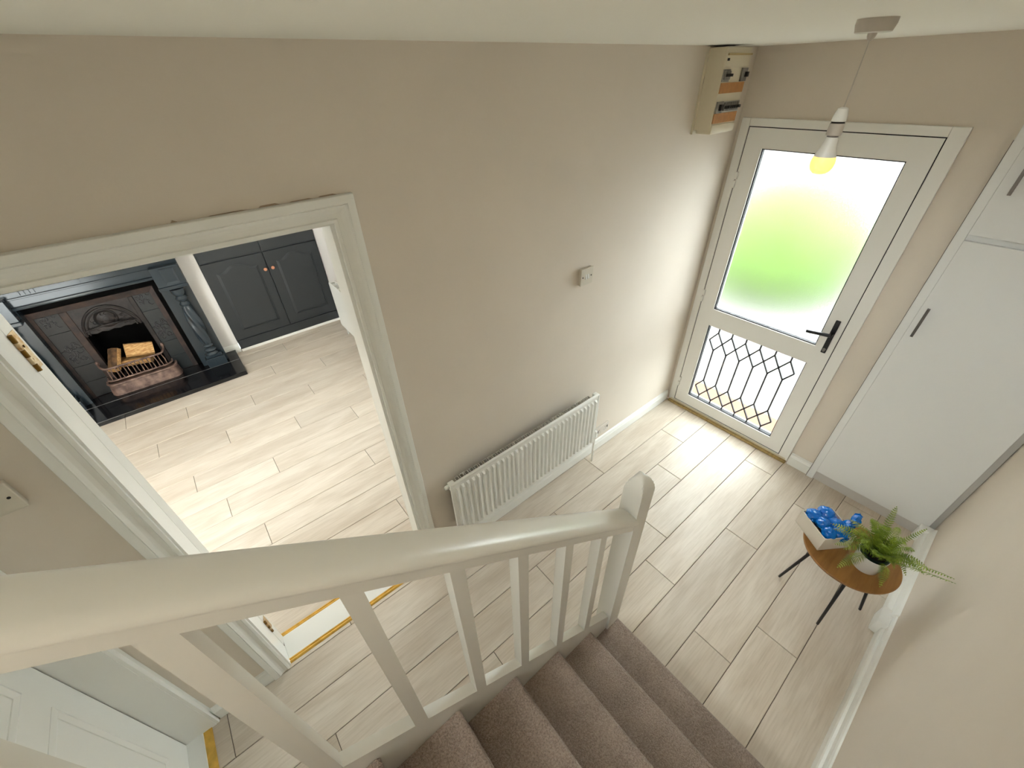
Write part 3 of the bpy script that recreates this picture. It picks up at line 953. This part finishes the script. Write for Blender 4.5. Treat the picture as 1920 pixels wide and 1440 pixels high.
wd.part('handle', boxes((-0.064, -0.054, -1.240, -1.228, 1.86, 1.985), (-0.056, -0.033, -1.239, -1.229, 1.87, 1.88), (-0.056, -0.033, -1.239, -1.229, 1.965, 1.975), bev=.001), STEEL, wdu)
wd.part('scribe_line', box(-0.0352, -0.001, -1.1500, -1.1482, 0.0, 2.05), mat('caulk_shadow', (110, 100, 88), .8))

# ------------------------------------------------------------------ side table, box, fern
TX, TY, TH, TR = -0.860, -1.5205, 0.400, 0.2015
tb = Thing('side_table', 'small round amber wood table on thin black splayed legs', 'table', (TX, TY, 0))
tb.part('table_top', lathe([(TR - .012, TH - .020), (TR - .002, TH - .012), (TR, TH - .004), (TR - .003, TH)], (TX, TY, 0), 'z', 72), TABLEW, smooth=True)
tips = [(-0.925, -1.352), (-1.034, -1.588), (-0.788, -1.702), (-0.678, -1.466)]
for tx, ty in tips:
    dx, dy = tx - TX, ty - TY
    L = math.hypot(dx, dy)
    ax, ay = TX + dx / L * 0.115, TY + dy / L * 0.115
    lg = tb.part('leg', tube([(ax, ay, TH - .02), (tx, ty, 0.004), (tx, ty, 0.0)], [0.0085, 0.0065, 0.0060], 12), BLACKM, smooth=True)
    tb.part('leg_plate', box(ax - .02, ax + .02, ay - .02, ay + .02, TH - .0235, TH - .0195), BLACKM, lg)

B_, C_, F_ = Vector((-0.878, -1.2705, 0)), Vector((-0.974, -1.410, 0)), Vector((-0.747, -1.362, 0))
G_ = C_ + F_ - B_
cen = (B_ + C_ + F_ + G_) / 4
ZB, ZTP = TH + 0.0005, 0.492
bxo = Thing('storage_box', 'open white square box holding blue plastic on the side table', 'box', (cen.x, cen.y, TH))
cor = [B_, C_, G_, F_]
th = 0.004


def inset(p, d):
    v = (cen - p)
    return p + v.normalized() * d * 1.414


bxo.part('base', strip([(p.x, p.y, ZB) for p in cor], [(p.x, p.y, ZB + .004) for p in cor]), BOXW)
for k in range(4):
    a, b = cor[k], cor[(k + 1) % 4]
    ai, bi = inset(a, th), inset(b, th)
    q = [a, b, bi, ai]
    bxo.part('side_panel', strip([(p.x, p.y, ZB) for p in q], [(p.x, p.y, ZTP) for p in q]), BOXW)


def crumple(c, r, seed, sq=(1, 1, .8)):
    bm = bmesh.new()
    bmesh.ops.create_icosphere(bm, subdivisions=4, radius=1.0)
    for v in bm.verts:
        d = v.co.normalized()
        a = noise.noise(d * 1.8 + Vector((seed * 7.3, 0, 0)))
        b_ = noise.noise(d * 4.5 + Vector((0, seed * 3.7, 0)))
        c_ = abs(noise.noise(d * 6.5 + Vector((0, 0, seed * 5.1))))
        rr = r * (1 + .16 * a + .06 * b_ - .12 * c_)
        v.co = Vector((d.x * rr * sq[0] + c[0], d.y * rr * sq[1] + c[1], d.z * rr * sq[2] + c[2]))
    return bm


uu, vv = (C_ - B_), (F_ - B_)


def inbox(s, t_, z):
    p = B_ + uu * s + vv * t_
    return (p.x, p.y, z)


blobs = [((.20, .24, .490), .036), ((.20, .66, .488), .044), ((.50, .30, .497), .032), ((.54, .70, .480), .044), ((.79, .28, .490), .034), ((.80, .66, .474), .042), ((.36, .48, .470), .04), ((.70, .5, .462), .036)]
BLAB = ['crumpled blue plastic cover in the far left corner of the white box', 'large blue plastic bundle against the far right rim of the white box',
        'small round shiny blue bundle at the middle of the box, left side', 'large blue plastic bundle at the middle of the box, right side',
        'round blue plastic bundle in the near left corner of the white box', 'blue plastic bundle in the near right corner of the box, half under the fern',
        'blue plastic cover sunk low between the far bundles in the box', 'blue plastic cover sunk low between the near bundles in the box']
for k, ((s, t_, z), r) in enumerate(blobs):
    c = inbox(s, t_, z)
    single('plastic_cover', crumple(c, r, k + 1), BLUE, BLAB[k], 'plastic cover', 'blue plastic covers in the box', smooth=True, loc=c)
c = inbox(.62, 1.22, .505)
bm = bmesh.new()
pts = [inbox(.70, .86, .488), inbox(.66, 1.02, .505), inbox(.60, 1.18, .512), inbox(.52, 1.34, .524), inbox(.48, 1.46, .528)]
cp = [Vector(p) for p in pts]
cr = [.026, .021, .018, .016, .010]
pts, rs = [], []
for q in range(4):
    for w_ in range(7):
        f_ = w_ / 7
        pts.append(cp[q].lerp(cp[q + 1], f_)); rs.append(cr[q] * (1 - f_) + cr[q + 1] * f_)
add_tube(bm, pts + [cp[4]], rs + [cr[4]], 18)
for v in bm.verts:
    v.co += Vector((noise.noise(v.co * 60), noise.noise(v.co * 60 + Vector((9, 0, 0))), noise.noise(v.co * 60 + Vector((0, 9, 0))))) * .013
single('plastic_cover', fixn(bm), BLUE, 'twisted tail of blue plastic spilling over the box rim towards the fern', 'plastic cover', 'blue plastic covers in the box', smooth=True, loc=c)

FXc, FYc = -0.886, -1.583
fn = Thing('potted_fern', 'bright green fern in a white pot on the side table', 'potted plant', (FXc, FYc, TH))
PZ = TH + 0.0005
fn.part('pot', lathe([(0.050, PZ), (0.053, PZ + .004), (0.061, PZ + .098), (0.059, PZ + .100), (0.056, PZ + .096), (0.054, PZ + .07)], (FXc, FYc, 0), 'z', 36), POTW, smooth=True)
fn.part('inner_pot', lathe([(0.050, PZ + .068), (0.0535, PZ + .106), (0.0555, PZ + .110), (0.051, PZ + .110), (0.049, PZ + .09)], (FXc, FYc, 0), 'z', 30), POTG, smooth=True)
fn.part('soil', lathe([(0.049, PZ + .07), (0.049, PZ + .092), (0.001, PZ + .096)], (FXc, FYc, 0), 'z', 24), SOIL)


def frond(base, tip, lift, n=22, wid=0.030, droop=0.0, seed=0):
    """rachis from base to tip bowed upward by lift, with paired leaflets"""
    rng = random.Random(seed)
    bm = bmesh.new()
    b, t_ = Vector(base), Vector(tip)
    ctrl = (b + t_) / 2 + Vector((0, 0, lift))
    pts = []
    for k in range(n + 1):
        s = k / n
        pts.append(b * (1 - s) ** 2 + ctrl * 2 * s * (1 - s) + t_ * s * s)
    add_tube(bm, pts, [0.0013 * (1 - .7 * k / n) for k in range(n + 1)], 5)
    d0 = (t_ - b)
    side0 = d0.cross(Vector((0, 0, 1)))
    side0 = side0.normalized() if side0.length > 1e-4 else Vector((1, 0, 0))
    for k in range(2, n + 1):
        s = k / n
        tang = (pts[min(k + 1, n)] - pts[k - 1]).normalized()
        side = (side0 - tang * side0.dot(tang)).normalized()
        nrm = side.cross(tang).normalized()
        w = wid * (math.sin(math.pi * min(1.0, 0.12 + s * 0.88)) ** 0.75) * rng.uniform(.85, 1.1) + 0.003
        lw = max(0.0020, (pts[k] - pts[k - 1]).length * 0.30)
        for sg in (-1, 1):
            out = (side * sg + tang * 0.35 - nrm * rng.uniform(-.05, .3) * 1).normalized()
            p = pts[k]
            q = [p - tang * lw * .6, p + out * w * .45 - tang * lw, p + out * w, p + out * w * .5 + tang * lw, p + tang * lw * .5]
            q[2] = q[2] - nrm * w * .18
            vs = [bm.verts.new(x) for x in q]
            bm.faces.new((vs[0], vs[1], vs[3], vs[4]))
            bm.faces.new((vs[1], vs[2], vs[3]))
    return bm


rng = random.Random(21)
fb = Vector((FXc, FYc, PZ + .095))
dirs = []
for k in range(46):
    a = 2 * math.pi * k * 0.381966 + rng.uniform(-.2, .2)
    Lh = rng.uniform(.08, .19)
    dz = rng.uniform(-.02, .10) if k % 3 else rng.uniform(.08, .16)
    if k % 3 == 0:
        Lh *= .6
    am = a % (2 * math.pi)
    if 2.3 < am < 3.85:
        dz, Lh = max(dz, .09), min(Lh, .10)
    dirs.append((a, Lh, dz))
for k, (a, Lh, dz) in enumerate(dirs):
    b0 = fb + Vector((math.cos(a), math.sin(a), 0)) * rng.uniform(.005, .03)
    tp = fb + Vector((math.cos(a) * Lh, math.sin(a) * Lh, dz))
    tp.y = max(tp.y, YR + .02)
    fn.part('frond', frond(b0, tp, rng.uniform(.05, .11), 18, rng.uniform(.019, .029), seed=k), FERN)
# long fronds: towards the right wall, two over the box and one upright
fn.part('frond', frond(fb + Vector((-.01, -.02, .0)), (-1.120, -1.765, 0.80), .02, 34, .024, seed=101), FERN, label='long arching frond towards the wall')
fn.part('frond', frond(fb + Vector((0, -.02, .0)), (-0.99, -1.785, 0.70), .04, 26, .022, seed=102), FERN)
fn.part('frond', frond(fb + Vector((-.02, .02, 0)), (-1.03, -1.445, .56), .075, 22, .026, seed=103), FERN)
fn.part('frond', frond(fb + Vector((-.02, .03, 0)), (-0.99, -1.41, .60), .06, 22, .022, seed=104), FERN)
fn.part('frond', frond(fb + Vector((-.03, .02, 0)), (-1.06, -1.50, .47), .075, 22, .028, seed=105), FERN)
fn.part('frond', frond(fb + Vector((.01, .01, 0)), (-0.76, -1.545, .70), .03, 20, .020, seed=106), FERN)
fn.part('frond', frond(fb + Vector((.01, -.01, 0)), (-0.80, -1.66, .70), .02, 22, .012, seed=107), FERN)
fn.part('frond', frond(fb + Vector((-.03, -.03, 0)), (-1.0, -1.655, .45), .09, 20, .024, seed=108), FERN)

# ------------------------------------------------------------------ living room: cupboard
cb = Thing('alcove_cupboard', 'charcoal two-door alcove cupboard with arched panels and copper knobs', 'cupboard', (-2.2, 3.6, 0))
cb.part('carcass', boxes((-2.742, -1.655, 3.462, 3.85, 0.0, 1.115)), CUPB)
cb.part('plinth', box(-2.740, -1.657, 3.448, 3.464, 0.028, 0.126), CUPB)
cb.part('base_bead', box(-2.740, -1.657, 3.440, 3.464, 0.0, 0.028, bev=.004), WHITE, label='white bead along the floor')
cb.part('counter_top', box(-2.744, -1.653, 3.435, 3.86, 1.115, 1.145, bev=.004), CUPB)
for xa_, xb_ in ((-2.738, -2.196), (-2.188, -1.659)):
    cb.part('drawer_front', box(xa_, xb_, 3.446, 3.463, 0.966, 1.110, bev=.003), CUPB)
    dr = cb.part('door', box(xa_, xb_, 3.446, 3.463, 0.134, 0.954, bev=.003), CUPB)

    def cath(x0, x1, z0, zs, rise):
        pts = [(x0, z0), (x1, z0), (x1, zs)]
        w = x1 - x0
        for k in range(1, 24):
            s = 1 - k / 24
            e = max(0.0, min(1.0, (min(s, 1 - s) - .10) / .32))
            pts.append((x0 + w * s, zs + rise * (0.5 - .5 * math.cos(math.pi * e))))
        pts.append((x0, zs))
        return pts
    fc = lambda u_, v_, d: (u_, d, v_)
    px0, px1 = xa_ + .092, xb_ - .075
    o_ = cath(px0, px1, .225, .845, .052)
    i_ = cath(px0 + .010, px1 - .010, .235, .837, .050)
    i2 = cath(px0 + .022, px1 - .022, .247, .826, .048)
    cb.part('panel_moulding', frame_ring(o_, i_, fc, 3.447, 3.4445, 3.4405), CUPB, dr)
    cb.part('raised_panel', frame_ring(i_, i2, fc, 3.447, 3.4465, 3.4425), CUPB, dr)
    kx = -2.224 if xa_ < -2.5 else -2.152
    cb.part('knob', lathe([(0.007, 3.447), (0.007, 3.434), (0.015, 3.430), (0.0175, 3.424), (0.013, 3.418), (0.004, 3.416)], (kx, 0, .788), 'y', 20), COPPER, dr, smooth=True, label='copper knob')

# living-room radiator under the window
lr = Thing('radiator', 'white flat radiator in the living room, glimpsed through the doorway', 'radiator', (-1.70, 2.2, 0.1))
lr.part('front_panel', box(-1.752, -1.742, 1.35, 3.065, 0.115, 0.625, bev=.003), WHITE)
lr.part('back_panel', box(-1.690, -1.680, 1.35, 3.065, 0.115, 0.625, bev=.003), WHITE)
lr.part('side_cover', box(-1.752, -1.680, 3.062, 3.070, 0.13, 0.61), WHITE)
for k in range(22):
    lr.part('top_slat', box(-1.742, -1.690, 1.40 + k * .075, 1.412 + k * .075, 0.600, 0.622), BRASSDK if k % 7 == 3 else WHITE)
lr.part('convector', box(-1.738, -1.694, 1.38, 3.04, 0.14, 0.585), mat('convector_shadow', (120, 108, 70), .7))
lr.part('pipe', tube([(-1.716, 3.03, .14), (-1.716, 3.03, 0.0)], .008), WHITE)
lr.part('wall_bracket', box(-1.680, -1.6505, 2.8, 2.84, .2, .5), WHITE)
lr.part('wall_bracket', box(-1.680, -1.6505, 1.6, 1.64, .2, .5), WHITE)

# ------------------------------------------------------------------ living room: fireplace
FC = -3.545          # centre line
fz = lambda u_, v_, d: (u_, d, v_)
hz = 0.042
he = Thing('hearth', 'black polished stone hearth in front of the fireplace', 'hearth', (FC, 3.2, 0))
he.part('front_slab', box(-4.295, -2.795, 2.932, 3.225, 0.0, hz, bev=.004), GRANITE)
he.part('back_slab', box(-4.295, -2.795, 3.228, 3.4695, 0.0, hz, bev=.002), GRANITE)
he.part('joint', box(-4.29, -2.80, 3.2245, 3.2285, 0.0, hz - .0005), GROUT)

su = Thing('fireplace_surround', 'slate-blue painted wooden fire surround with twisted columns', 'fireplace surround', (FC, 3.4, hz))
SX0, SX1 = 2 * FC + 2.886, -2.886     # outer edges
IX0, IX1 = -3.985, -3.105             # inner opening
SY = 3.31
for xa_, xb_ in ((SX0, IX0), (IX1, SX1)):
    su.part('side_panel', box(xa_, xb_, SY, 3.469, hz + .0005, 0.975), SURR)
    xc = (xa_ + xb_) / 2 + (.012 if xb_ > -3.2 else -.012)
    pl_ = su.part('plinth_block', box(xc - .082, xc + .082, 3.225, SY, hz + .0005, 0.135, bev=.004), SURR)
    su.part('plinth_cap', box(xc - .070, xc + .070, 3.238, SY, 0.135, 0.172, bev=.01), SURR, pl_)
    KC = 1.22
    cprof = [(.040, .172), (.042, .182), (.034, .192), (.030, .200), (.040, .212), (.043, .224), (.036, .238), (.026, .246), (.026, .252), (.034, .262), (.036, .272), (.028, .284)]
    tw = [(.028 + .014 * math.sin(math.pi * (k / 22)) ** .8, .284 + (.70 - .284) * k / 22) for k in range(1, 22)]
    cap_ = [(.027, .70), (.034, .71), (.036, .722), (.028, .734), (.024, .742), (.032, .752), (.040, .764), (.042, .776), (.034, .79), (.030, .80), (.040, .815), (.046, .835), (.046, .855), (.05, .868)]

    def rf(r, t, a):
        if .284 < t < .70:
            return r * (1 + .13 * math.cos(5 * a + t * 26))
        return r
    su.part('twisted_column', lathe([(r * KC, t) for r, t in cprof + tw + cap_], (xc, 3.262, 0), 'z', 40, rf), SURR, smooth=True)
    cbk = su.part('corner_block', box(xa_ + .004, xb_ - .004, 3.232, SY, .905, 1.075, bev=.004), SURR)
    su.part('rope_moulding', box(xa_ - .002, xb_ + .002, 3.222, SY, .872, .905, bev=.008), SURR, cbk)
    su.part('corner_boss', frame_ring([(xc - .052, .925), (xc + .052, .925), (xc + .052, 1.06), (xc - .052, 1.06)], [(xc - .036, .941), (xc + .036, .941), (xc + .036, 1.044), (xc - .036, 1.044)], fz, 3.232, 3.222, 3.230), SURR, cbk)
su.part('frieze', box(SX0, SX1, SY - .012, 3.469, 0.985, 1.12), SURR)
su.part('frieze_bead', box(IX0 - .01, IX1 + .01, SY - .03, SY, 0.972, 0.998, bev=.008), SURR, smooth=True)
su.part('frieze_ledge', box(IX0 - .0, IX1 + .0, SY - .022, SY - .01, 1.052, 1.066, bev=.003), SURR)
for x in (-3.90, -3.872, -3.844, -3.816, -3.545, -3.335, -3.307, -3.279, -3.251):
    su.part('dentil', box(x - .004, x + .004, SY - .021, SY - .01, 1.072, 1.105), SURR)
su.part('mantel_shelf', box(SX0 - .07, SX1 + .07, 3.16, 3.469, 1.19, 1.235, bev=.01), SURR)
su.part('shelf_moulding', box(SX0 - .03, SX1 + .03, 3.22, 3.469, 1.12, 1.19, bev=.02), SURR)

ins = Thing('fireplace_insert', 'dark cast-iron arched fireplace insert with tiled side panels', 'fireplace insert', (FC, 3.42, hz))
IY = 3.415
OPX0, OPX1, OPZ = -3.755, -3.348, .605


def rect(x0, x1, z0, z1):
    return [(x0, z0), (x1, z0), (x1, z1), (x0, z1)]


z0i = hz + .001
ins.part('outer_frame', frame_ring(rect(-4.035, -3.055, z0i, .985), rect(-3.999, -3.145, z0i + .0005, .899), fz, 3.468, IY - .012), SOOT)
ins.part('border', frame_ring(rect(-3.998, -3.146, z0i, .898), rect(-3.960, -3.186, z0i + .0005, .848), fz, 3.468, IY - .022, IY - .014), RUST, label='rusty brown iron border')
for xa_, xb_, m_ in ((-3.961, -3.808, TILE), (-3.312, -3.185, TILEG)):
    for k in range(5):
        za, zb = z0i + k * .161, z0i + (k + 1) * .161 - .002
        tl = ins.part('tile', box(xa_, xb_, IY - .008, 3.468, za, zb, bev=.002), m_)
    xc = (xa_ + xb_) / 2
    for zc, hh in ((.795, .045), (.50, .095)):
        bm = bmesh.new()
        r_ = random.Random(int(zc * 100))
        for q in range(26 if hh > .06 else 12):
            aa = r_.uniform(0, 6.28)
            px_, pz_ = xc + r_.uniform(-.045, .045), zc + r_.uniform(-hh, hh)
            rr = r_.uniform(.008, .018)
            add_tube(bm, [(px_ + rr * math.cos(aa + s * .55), IY - .009, pz_ + rr * math.sin(aa + s * .55) * 1.3) for s in range(8)], [.002, .0035, .004, .004, .004, .0035, .003, .0015], 6)
        ins.part('floral_relief', fixn(bm), ORNAM, smooth=True)
for xa_, xb_ in ((-3.808, OPX0), (OPX1, -3.312)):
    ins.part('inner_jamb', box(xa_, xb_, IY - .018, 3.468, z0i, .848, bev=.005), RUST if xa_ < -3.5 else IRON)
# hood plate with arch
fx0, fx1 = OPX0, OPX1
hp_ = ins.part('hood_plate', prism([(fx0, OPZ)] + [(fx0 + (fx1 - fx0) * k / 20, OPZ + .010 * math.sin(math.pi * k / 20 * 5) ** 2) for k in range(1, 20)] + [(fx1, OPZ), (fx1, .848), (fx0, .848)], fz, IY - .012, 3.468), IRON)
ac = ((fx0 + fx1) / 2, .600)


def arc_pts(r, n=24, rz=1.0, full=False):
    span = 2 * math.pi if full else math.pi
    return [(r * math.cos(span * k / n), r * rz * math.sin(span * k / n)) for k in range(n + (0 if full else 1))]


def arc_tube(cx_, cz_, r, w, y, n=30, a0=0.0, a1=math.pi, rz=1.0):
    return tube([(cx_ + r * math.cos(a0 + (a1 - a0) * k / n), y, cz_ + r * rz * math.sin(a0 + (a1 - a0) * k / n)) for k in range(n + 1)], w, 8)


ins.part('arch_moulding', arc_tube(ac[0], ac[1], .190, .011, IY - .014, rz=1.18), IRON, hp_, smooth=True)
ins.part('arch_moulding', arc_tube(ac[0], ac[1], .165, .006, IY - .014, rz=1.18), IRON, hp_, smooth=True)
mc = (ac[0] - .005, .716)
me_ = ins.part('medallion', lathe([(.080, IY - .010), (.080, IY - .020), (.072, IY - .026), (.066, IY - .020), (.060, IY - .018), (.050, IY - .022), (.030, IY - .030), (.004, IY - .032)], (mc[0], 0, mc[1]), 'y', 36), IRON, hp_, smooth=True)
bm = bmesh.new()
r_ = random.Random(5)
for q in range(22):
    aa, rad_ = r_.uniform(0, 6.28), r_.uniform(.005, .05)
    px_, pz_ = mc[0] + rad_ * math.cos(aa), mc[1] + rad_ * math.sin(aa)
    add_tube(bm, [(px_ + .010 * math.cos(aa + s * .6), IY - .026 - .004 * (1 - rad_ / .05), pz_ + .010 * math.sin(aa + s * .6)) for s in range(7)], .0028, 6)
for q in range(26):
    aa = r_.uniform(.25, 2.9)
    rad_ = r_.uniform(.10, .15)
    px_, pz_ = ac[0] + rad_ * math.cos(aa), ac[1] + rad_ * 1.18 * math.sin(aa)
    if math.hypot(px_ - mc[0], pz_ - mc[1]) > .086:
        add_tube(bm, [(px_ + .011 * math.cos(aa + s * .6), IY - .014, pz_ + .011 * math.sin(aa + s * .6)) for s in range(7)], .003, 6)
ins.part('relief_scrolls', fixn(bm), IRON, hp_, smooth=True)
ins.part('hood_lip', tube([(fx0 + .01, IY - .015, OPZ + .03)] + [(fx0 + (fx1 - fx0) * k / 10, IY - .02 - .02 * math.sin(math.pi * k / 10), OPZ + .035 + .03 * math.sin(math.pi * k / 10)) for k in range(1, 10)] + [(fx1 - .01, IY - .015, OPZ + .03)], .007, 8), IRON, hp_, smooth=True)
ins.part('fire_back', boxes((OPX0, OPX1, 3.66, 3.67, z0i, .9), (OPX0 - .004, OPX0, 3.469, 3.67, z0i, .9), (OPX1, OPX1 + .004, 3.469, 3.67, z0i, .9), (OPX0, OPX1, 3.469, 3.67, .89, .9), (OPX0, OPX1, IY, 3.67, z0i, z0i + .1)), SOOT)

# fire grate: bowed basket
gr = Thing('fire_grate', 'brown cast-iron basket grate with upright bars in the fireplace', 'fire grate', (FC, 3.37, hz))


def bow(s, off=0.0, yb=3.40, yf=3.318):
    """plan curve from the left end to the right end, rounded corners; s in 0..1"""
    x0, x1 = -3.805 - off, -3.318 + off
    c = .06 + off * .3
    yf = yf - off
    L1 = (yb - yf - c); A = c * math.pi / 2; L2 = (x1 - x0 - 2 * c)
    T = 2 * L1 + 2 * A + L2
    d = s * T
    if d < L1:
        return (x0, yb - d)
    d -= L1
    if d < A:
        a = d / c
        return (x0 + c - c * math.cos(a), yf + c - c * math.sin(a))
    d -= A
    if d < L2:
        return (x0 + c + d, yf)
    d -= L2
    if d < A:
        a = d / c
        return (x1 - c + c * math.sin(a), yf + c - c * math.cos(a))
    d -= A
    return (x1, yf + c + d)


def bow_rail(z, r, off=0.0, n=48, dz_end=0.0):
    return tube([(*bow(k / n, off), z + (dz_end * max(0, abs(2 * k / n - 1) - .72) / .28)) for k in range(n + 1)], r, 8)


def bow_band(za, zb, off0, off1, n=48):
    bm = bmesh.new()
    rows_ = [[bm.verts.new((*bow(k / n, o), z)) for k in range(n + 1)] for o, z in ((off0, za), (off1, zb))]
    back = [[bm.verts.new((min(max(bow(k / n, o)[0], -3.79), -3.335), 3.42, z)) for k in range(n + 1)] for o, z in ((off0, za), (off1, zb))]
    for k in range(n):
        bm.faces.new((rows_[0][k], rows_[0][k + 1], rows_[1][k + 1], rows_[1][k]))
        bm.faces.new((rows_[1][k], rows_[1][k + 1], back[1][k + 1], back[1][k]))
    return fixn(bm)


gr.part('ash_front', bow_band(hz, .142, .035, .022), GRATEM, smooth=True)
gr.part('base_moulding', bow_rail(.150, .011, .022), GRATEM, smooth=True)
gr.part('lower_rail', bow_rail(.182, .008, .004), GRATEM, smooth=True)
gr.part('top_rail', bow_rail(.305, .009, .0, dz_end=.045), GRATEM, smooth=True)
for k in range(15):
    s = .16 + .68 * k / 14
    a, b = bow(s, .004), bow(s, .0)
    gr.part('bar', tube([(a[0], a[1], .182), (a[0] + .003 * (-1) ** k, a[1], .24), (b[0], b[1], .305)], .0045, 6), GRATEM, smooth=True)
for s, x in ((0.0, 0), (1.0, 0)):
    a = bow(s)
    gr.part('rail_finial', lathe([(.012, .33), (.015, .345), (.012, .362), (.004, .368)], (a[0], a[1], 0), 'z', 12), GRATEM, smooth=True)
gr.part('grate_floor', boxes(*[(-3.78 + k * .045, -3.765 + k * .045, 3.345, 3.60, .165, .178) for k in range(10)]), IRON)


def log(center, length, r, axis, roll, label, seed):
    """split log: wedge section with bark on the rounded side"""
    t = Thing('log', label, 'log', center, group='logs in the fire grate')
    ax = Vector(axis).normalized()
    e1 = ax.orthogonal().normalized()
    e2 = ax.cross(e1)
    c, s_ = math.cos(roll), math.sin(roll)
    e1, e2 = e1 * c + e2 * s_, e2 * c - e1 * s_
    sec = [(-.75, -.45), (.75, -.5), (.95, .1), (.62, .55), (0, .78), (-.62, .55), (-.92, .08)]
    C0 = Vector(center)
    bm = bmesh.new()
    n = 10
    rings = []
    for k in range(n + 1):
        p = C0 + ax * length * (k / n - .5)
        rings.append([bm.verts.new(p + (e1 * a + e2 * b) * r * (1 + .05 * noise.noise(Vector((k * .6, q, seed))))) for q, (a, b) in enumerate(sec)])
    m = len(sec)
    for k in range(n):
        for q in (0, 1, 6):
            q2 = (q + 1) % m
            bm.faces.new((rings[k][q], rings[k][q2], rings[k + 1][q2], rings[k + 1][q]))
        bm.faces.new((rings[k][2], rings[k][3], rings[k + 1][3], rings[k + 1][2]))
    bm.faces.new(rings[0]); bm.faces.new(rings[-1])
    t.part('split_wood', fixn(bm), LOGW)
    bm = bmesh.new()
    rings = []
    for k in range(n + 1):
        p = C0 + ax * length * (k / n - .5)
        rings.append([bm.verts.new(p + (e1 * a + e2 * b) * r * 1.01 * (1 + .06 * noise.noise(Vector((k * .6, q, seed + 3))))) for q, (a, b) in enumerate(sec) if 3 <= q <= 6])
    for k in range(n):
        for q in range(3):
            bm.faces.new((rings[k][q], rings[k][q + 1], rings[k + 1][q + 1], rings[k + 1][q]))
    t.part('bark', fixn(bm), LOGB)


log((-3.485, 3.395, .372), .200, .066, (1.0, .12, -.30), 3.45, 'pale split log lying on top of the fire grate', 1)
log((-3.690, 3.420, .325), .200, .062, (.30, .62, .62), 1.2, 'split log leaning upright at the left of the grate', 2)
log((-3.56, 3.44, .262), .24, .060, (1.0, -.25, -.05), 2.4, 'darker log underneath the pale one in the grate', 3)

# ------------------------------------------------------------------ outside, seen through the door glass
struct('floor_porch', box(0.141, 0.52, -1.6, 0.6, -0.20, -0.08), TERRA)
struct('floor_drive', box(0.141, 40, -30, 30, -0.40, -0.17), PAVE)
struct('wall_neighbour', box(6.0, 30, 7.5, 8.0, -0.17, 5.0), NEIGH)


def shrub(name, label, c, rx, ry, rz_, nleaf, seed):
    t = Thing(name, label, 'shrub', (c[0], c[1], -0.17), group='shrubs outside the front door')
    r_ = random.Random(seed)
    bm = bmesh.new()
    bmesh.ops.create_icosphere(bm, subdivisions=4, radius=1.0)
    for v in bm.verts:
        d = v.co.normalized()
        k = .86 + .16 * noise.noise(d * 3 + Vector((seed, 0, 0)))
        v.co = Vector((c[0] + d.x * rx * k, c[1] + d.y * ry * k, c[2] + d.z * rz_ * k))
    for q in range(nleaf):
        d = Vector((r_.gauss(0, 1), r_.gauss(0, 1), r_.gauss(0, 1))).normalized()
        p = Vector((c[0] + d.x * rx, c[1] + d.y * ry, c[2] + d.z * rz_)) * 1.0
        a_ = Vector((r_.gauss(0, 1), r_.gauss(0, 1), r_.gauss(0, 1))).normalized() * .07
        b_ = d.cross(a_).normalized() * .035
        bm.faces.new([bm.verts.new(p + x) for x in (-a_, b_, a_, -b_)])
    t.part('foliage', bm, LEAFG)
    t.part('stem', tube([(c[0], c[1], -.17), (c[0], c[1], c[2])], .05, 8), LOGB)


shrub('garden_shrub', 'rounded green shrub blurred behind the frosted door glass', (3.6, .62, .40), 1.35, 1.05, .84, 2200, 3)
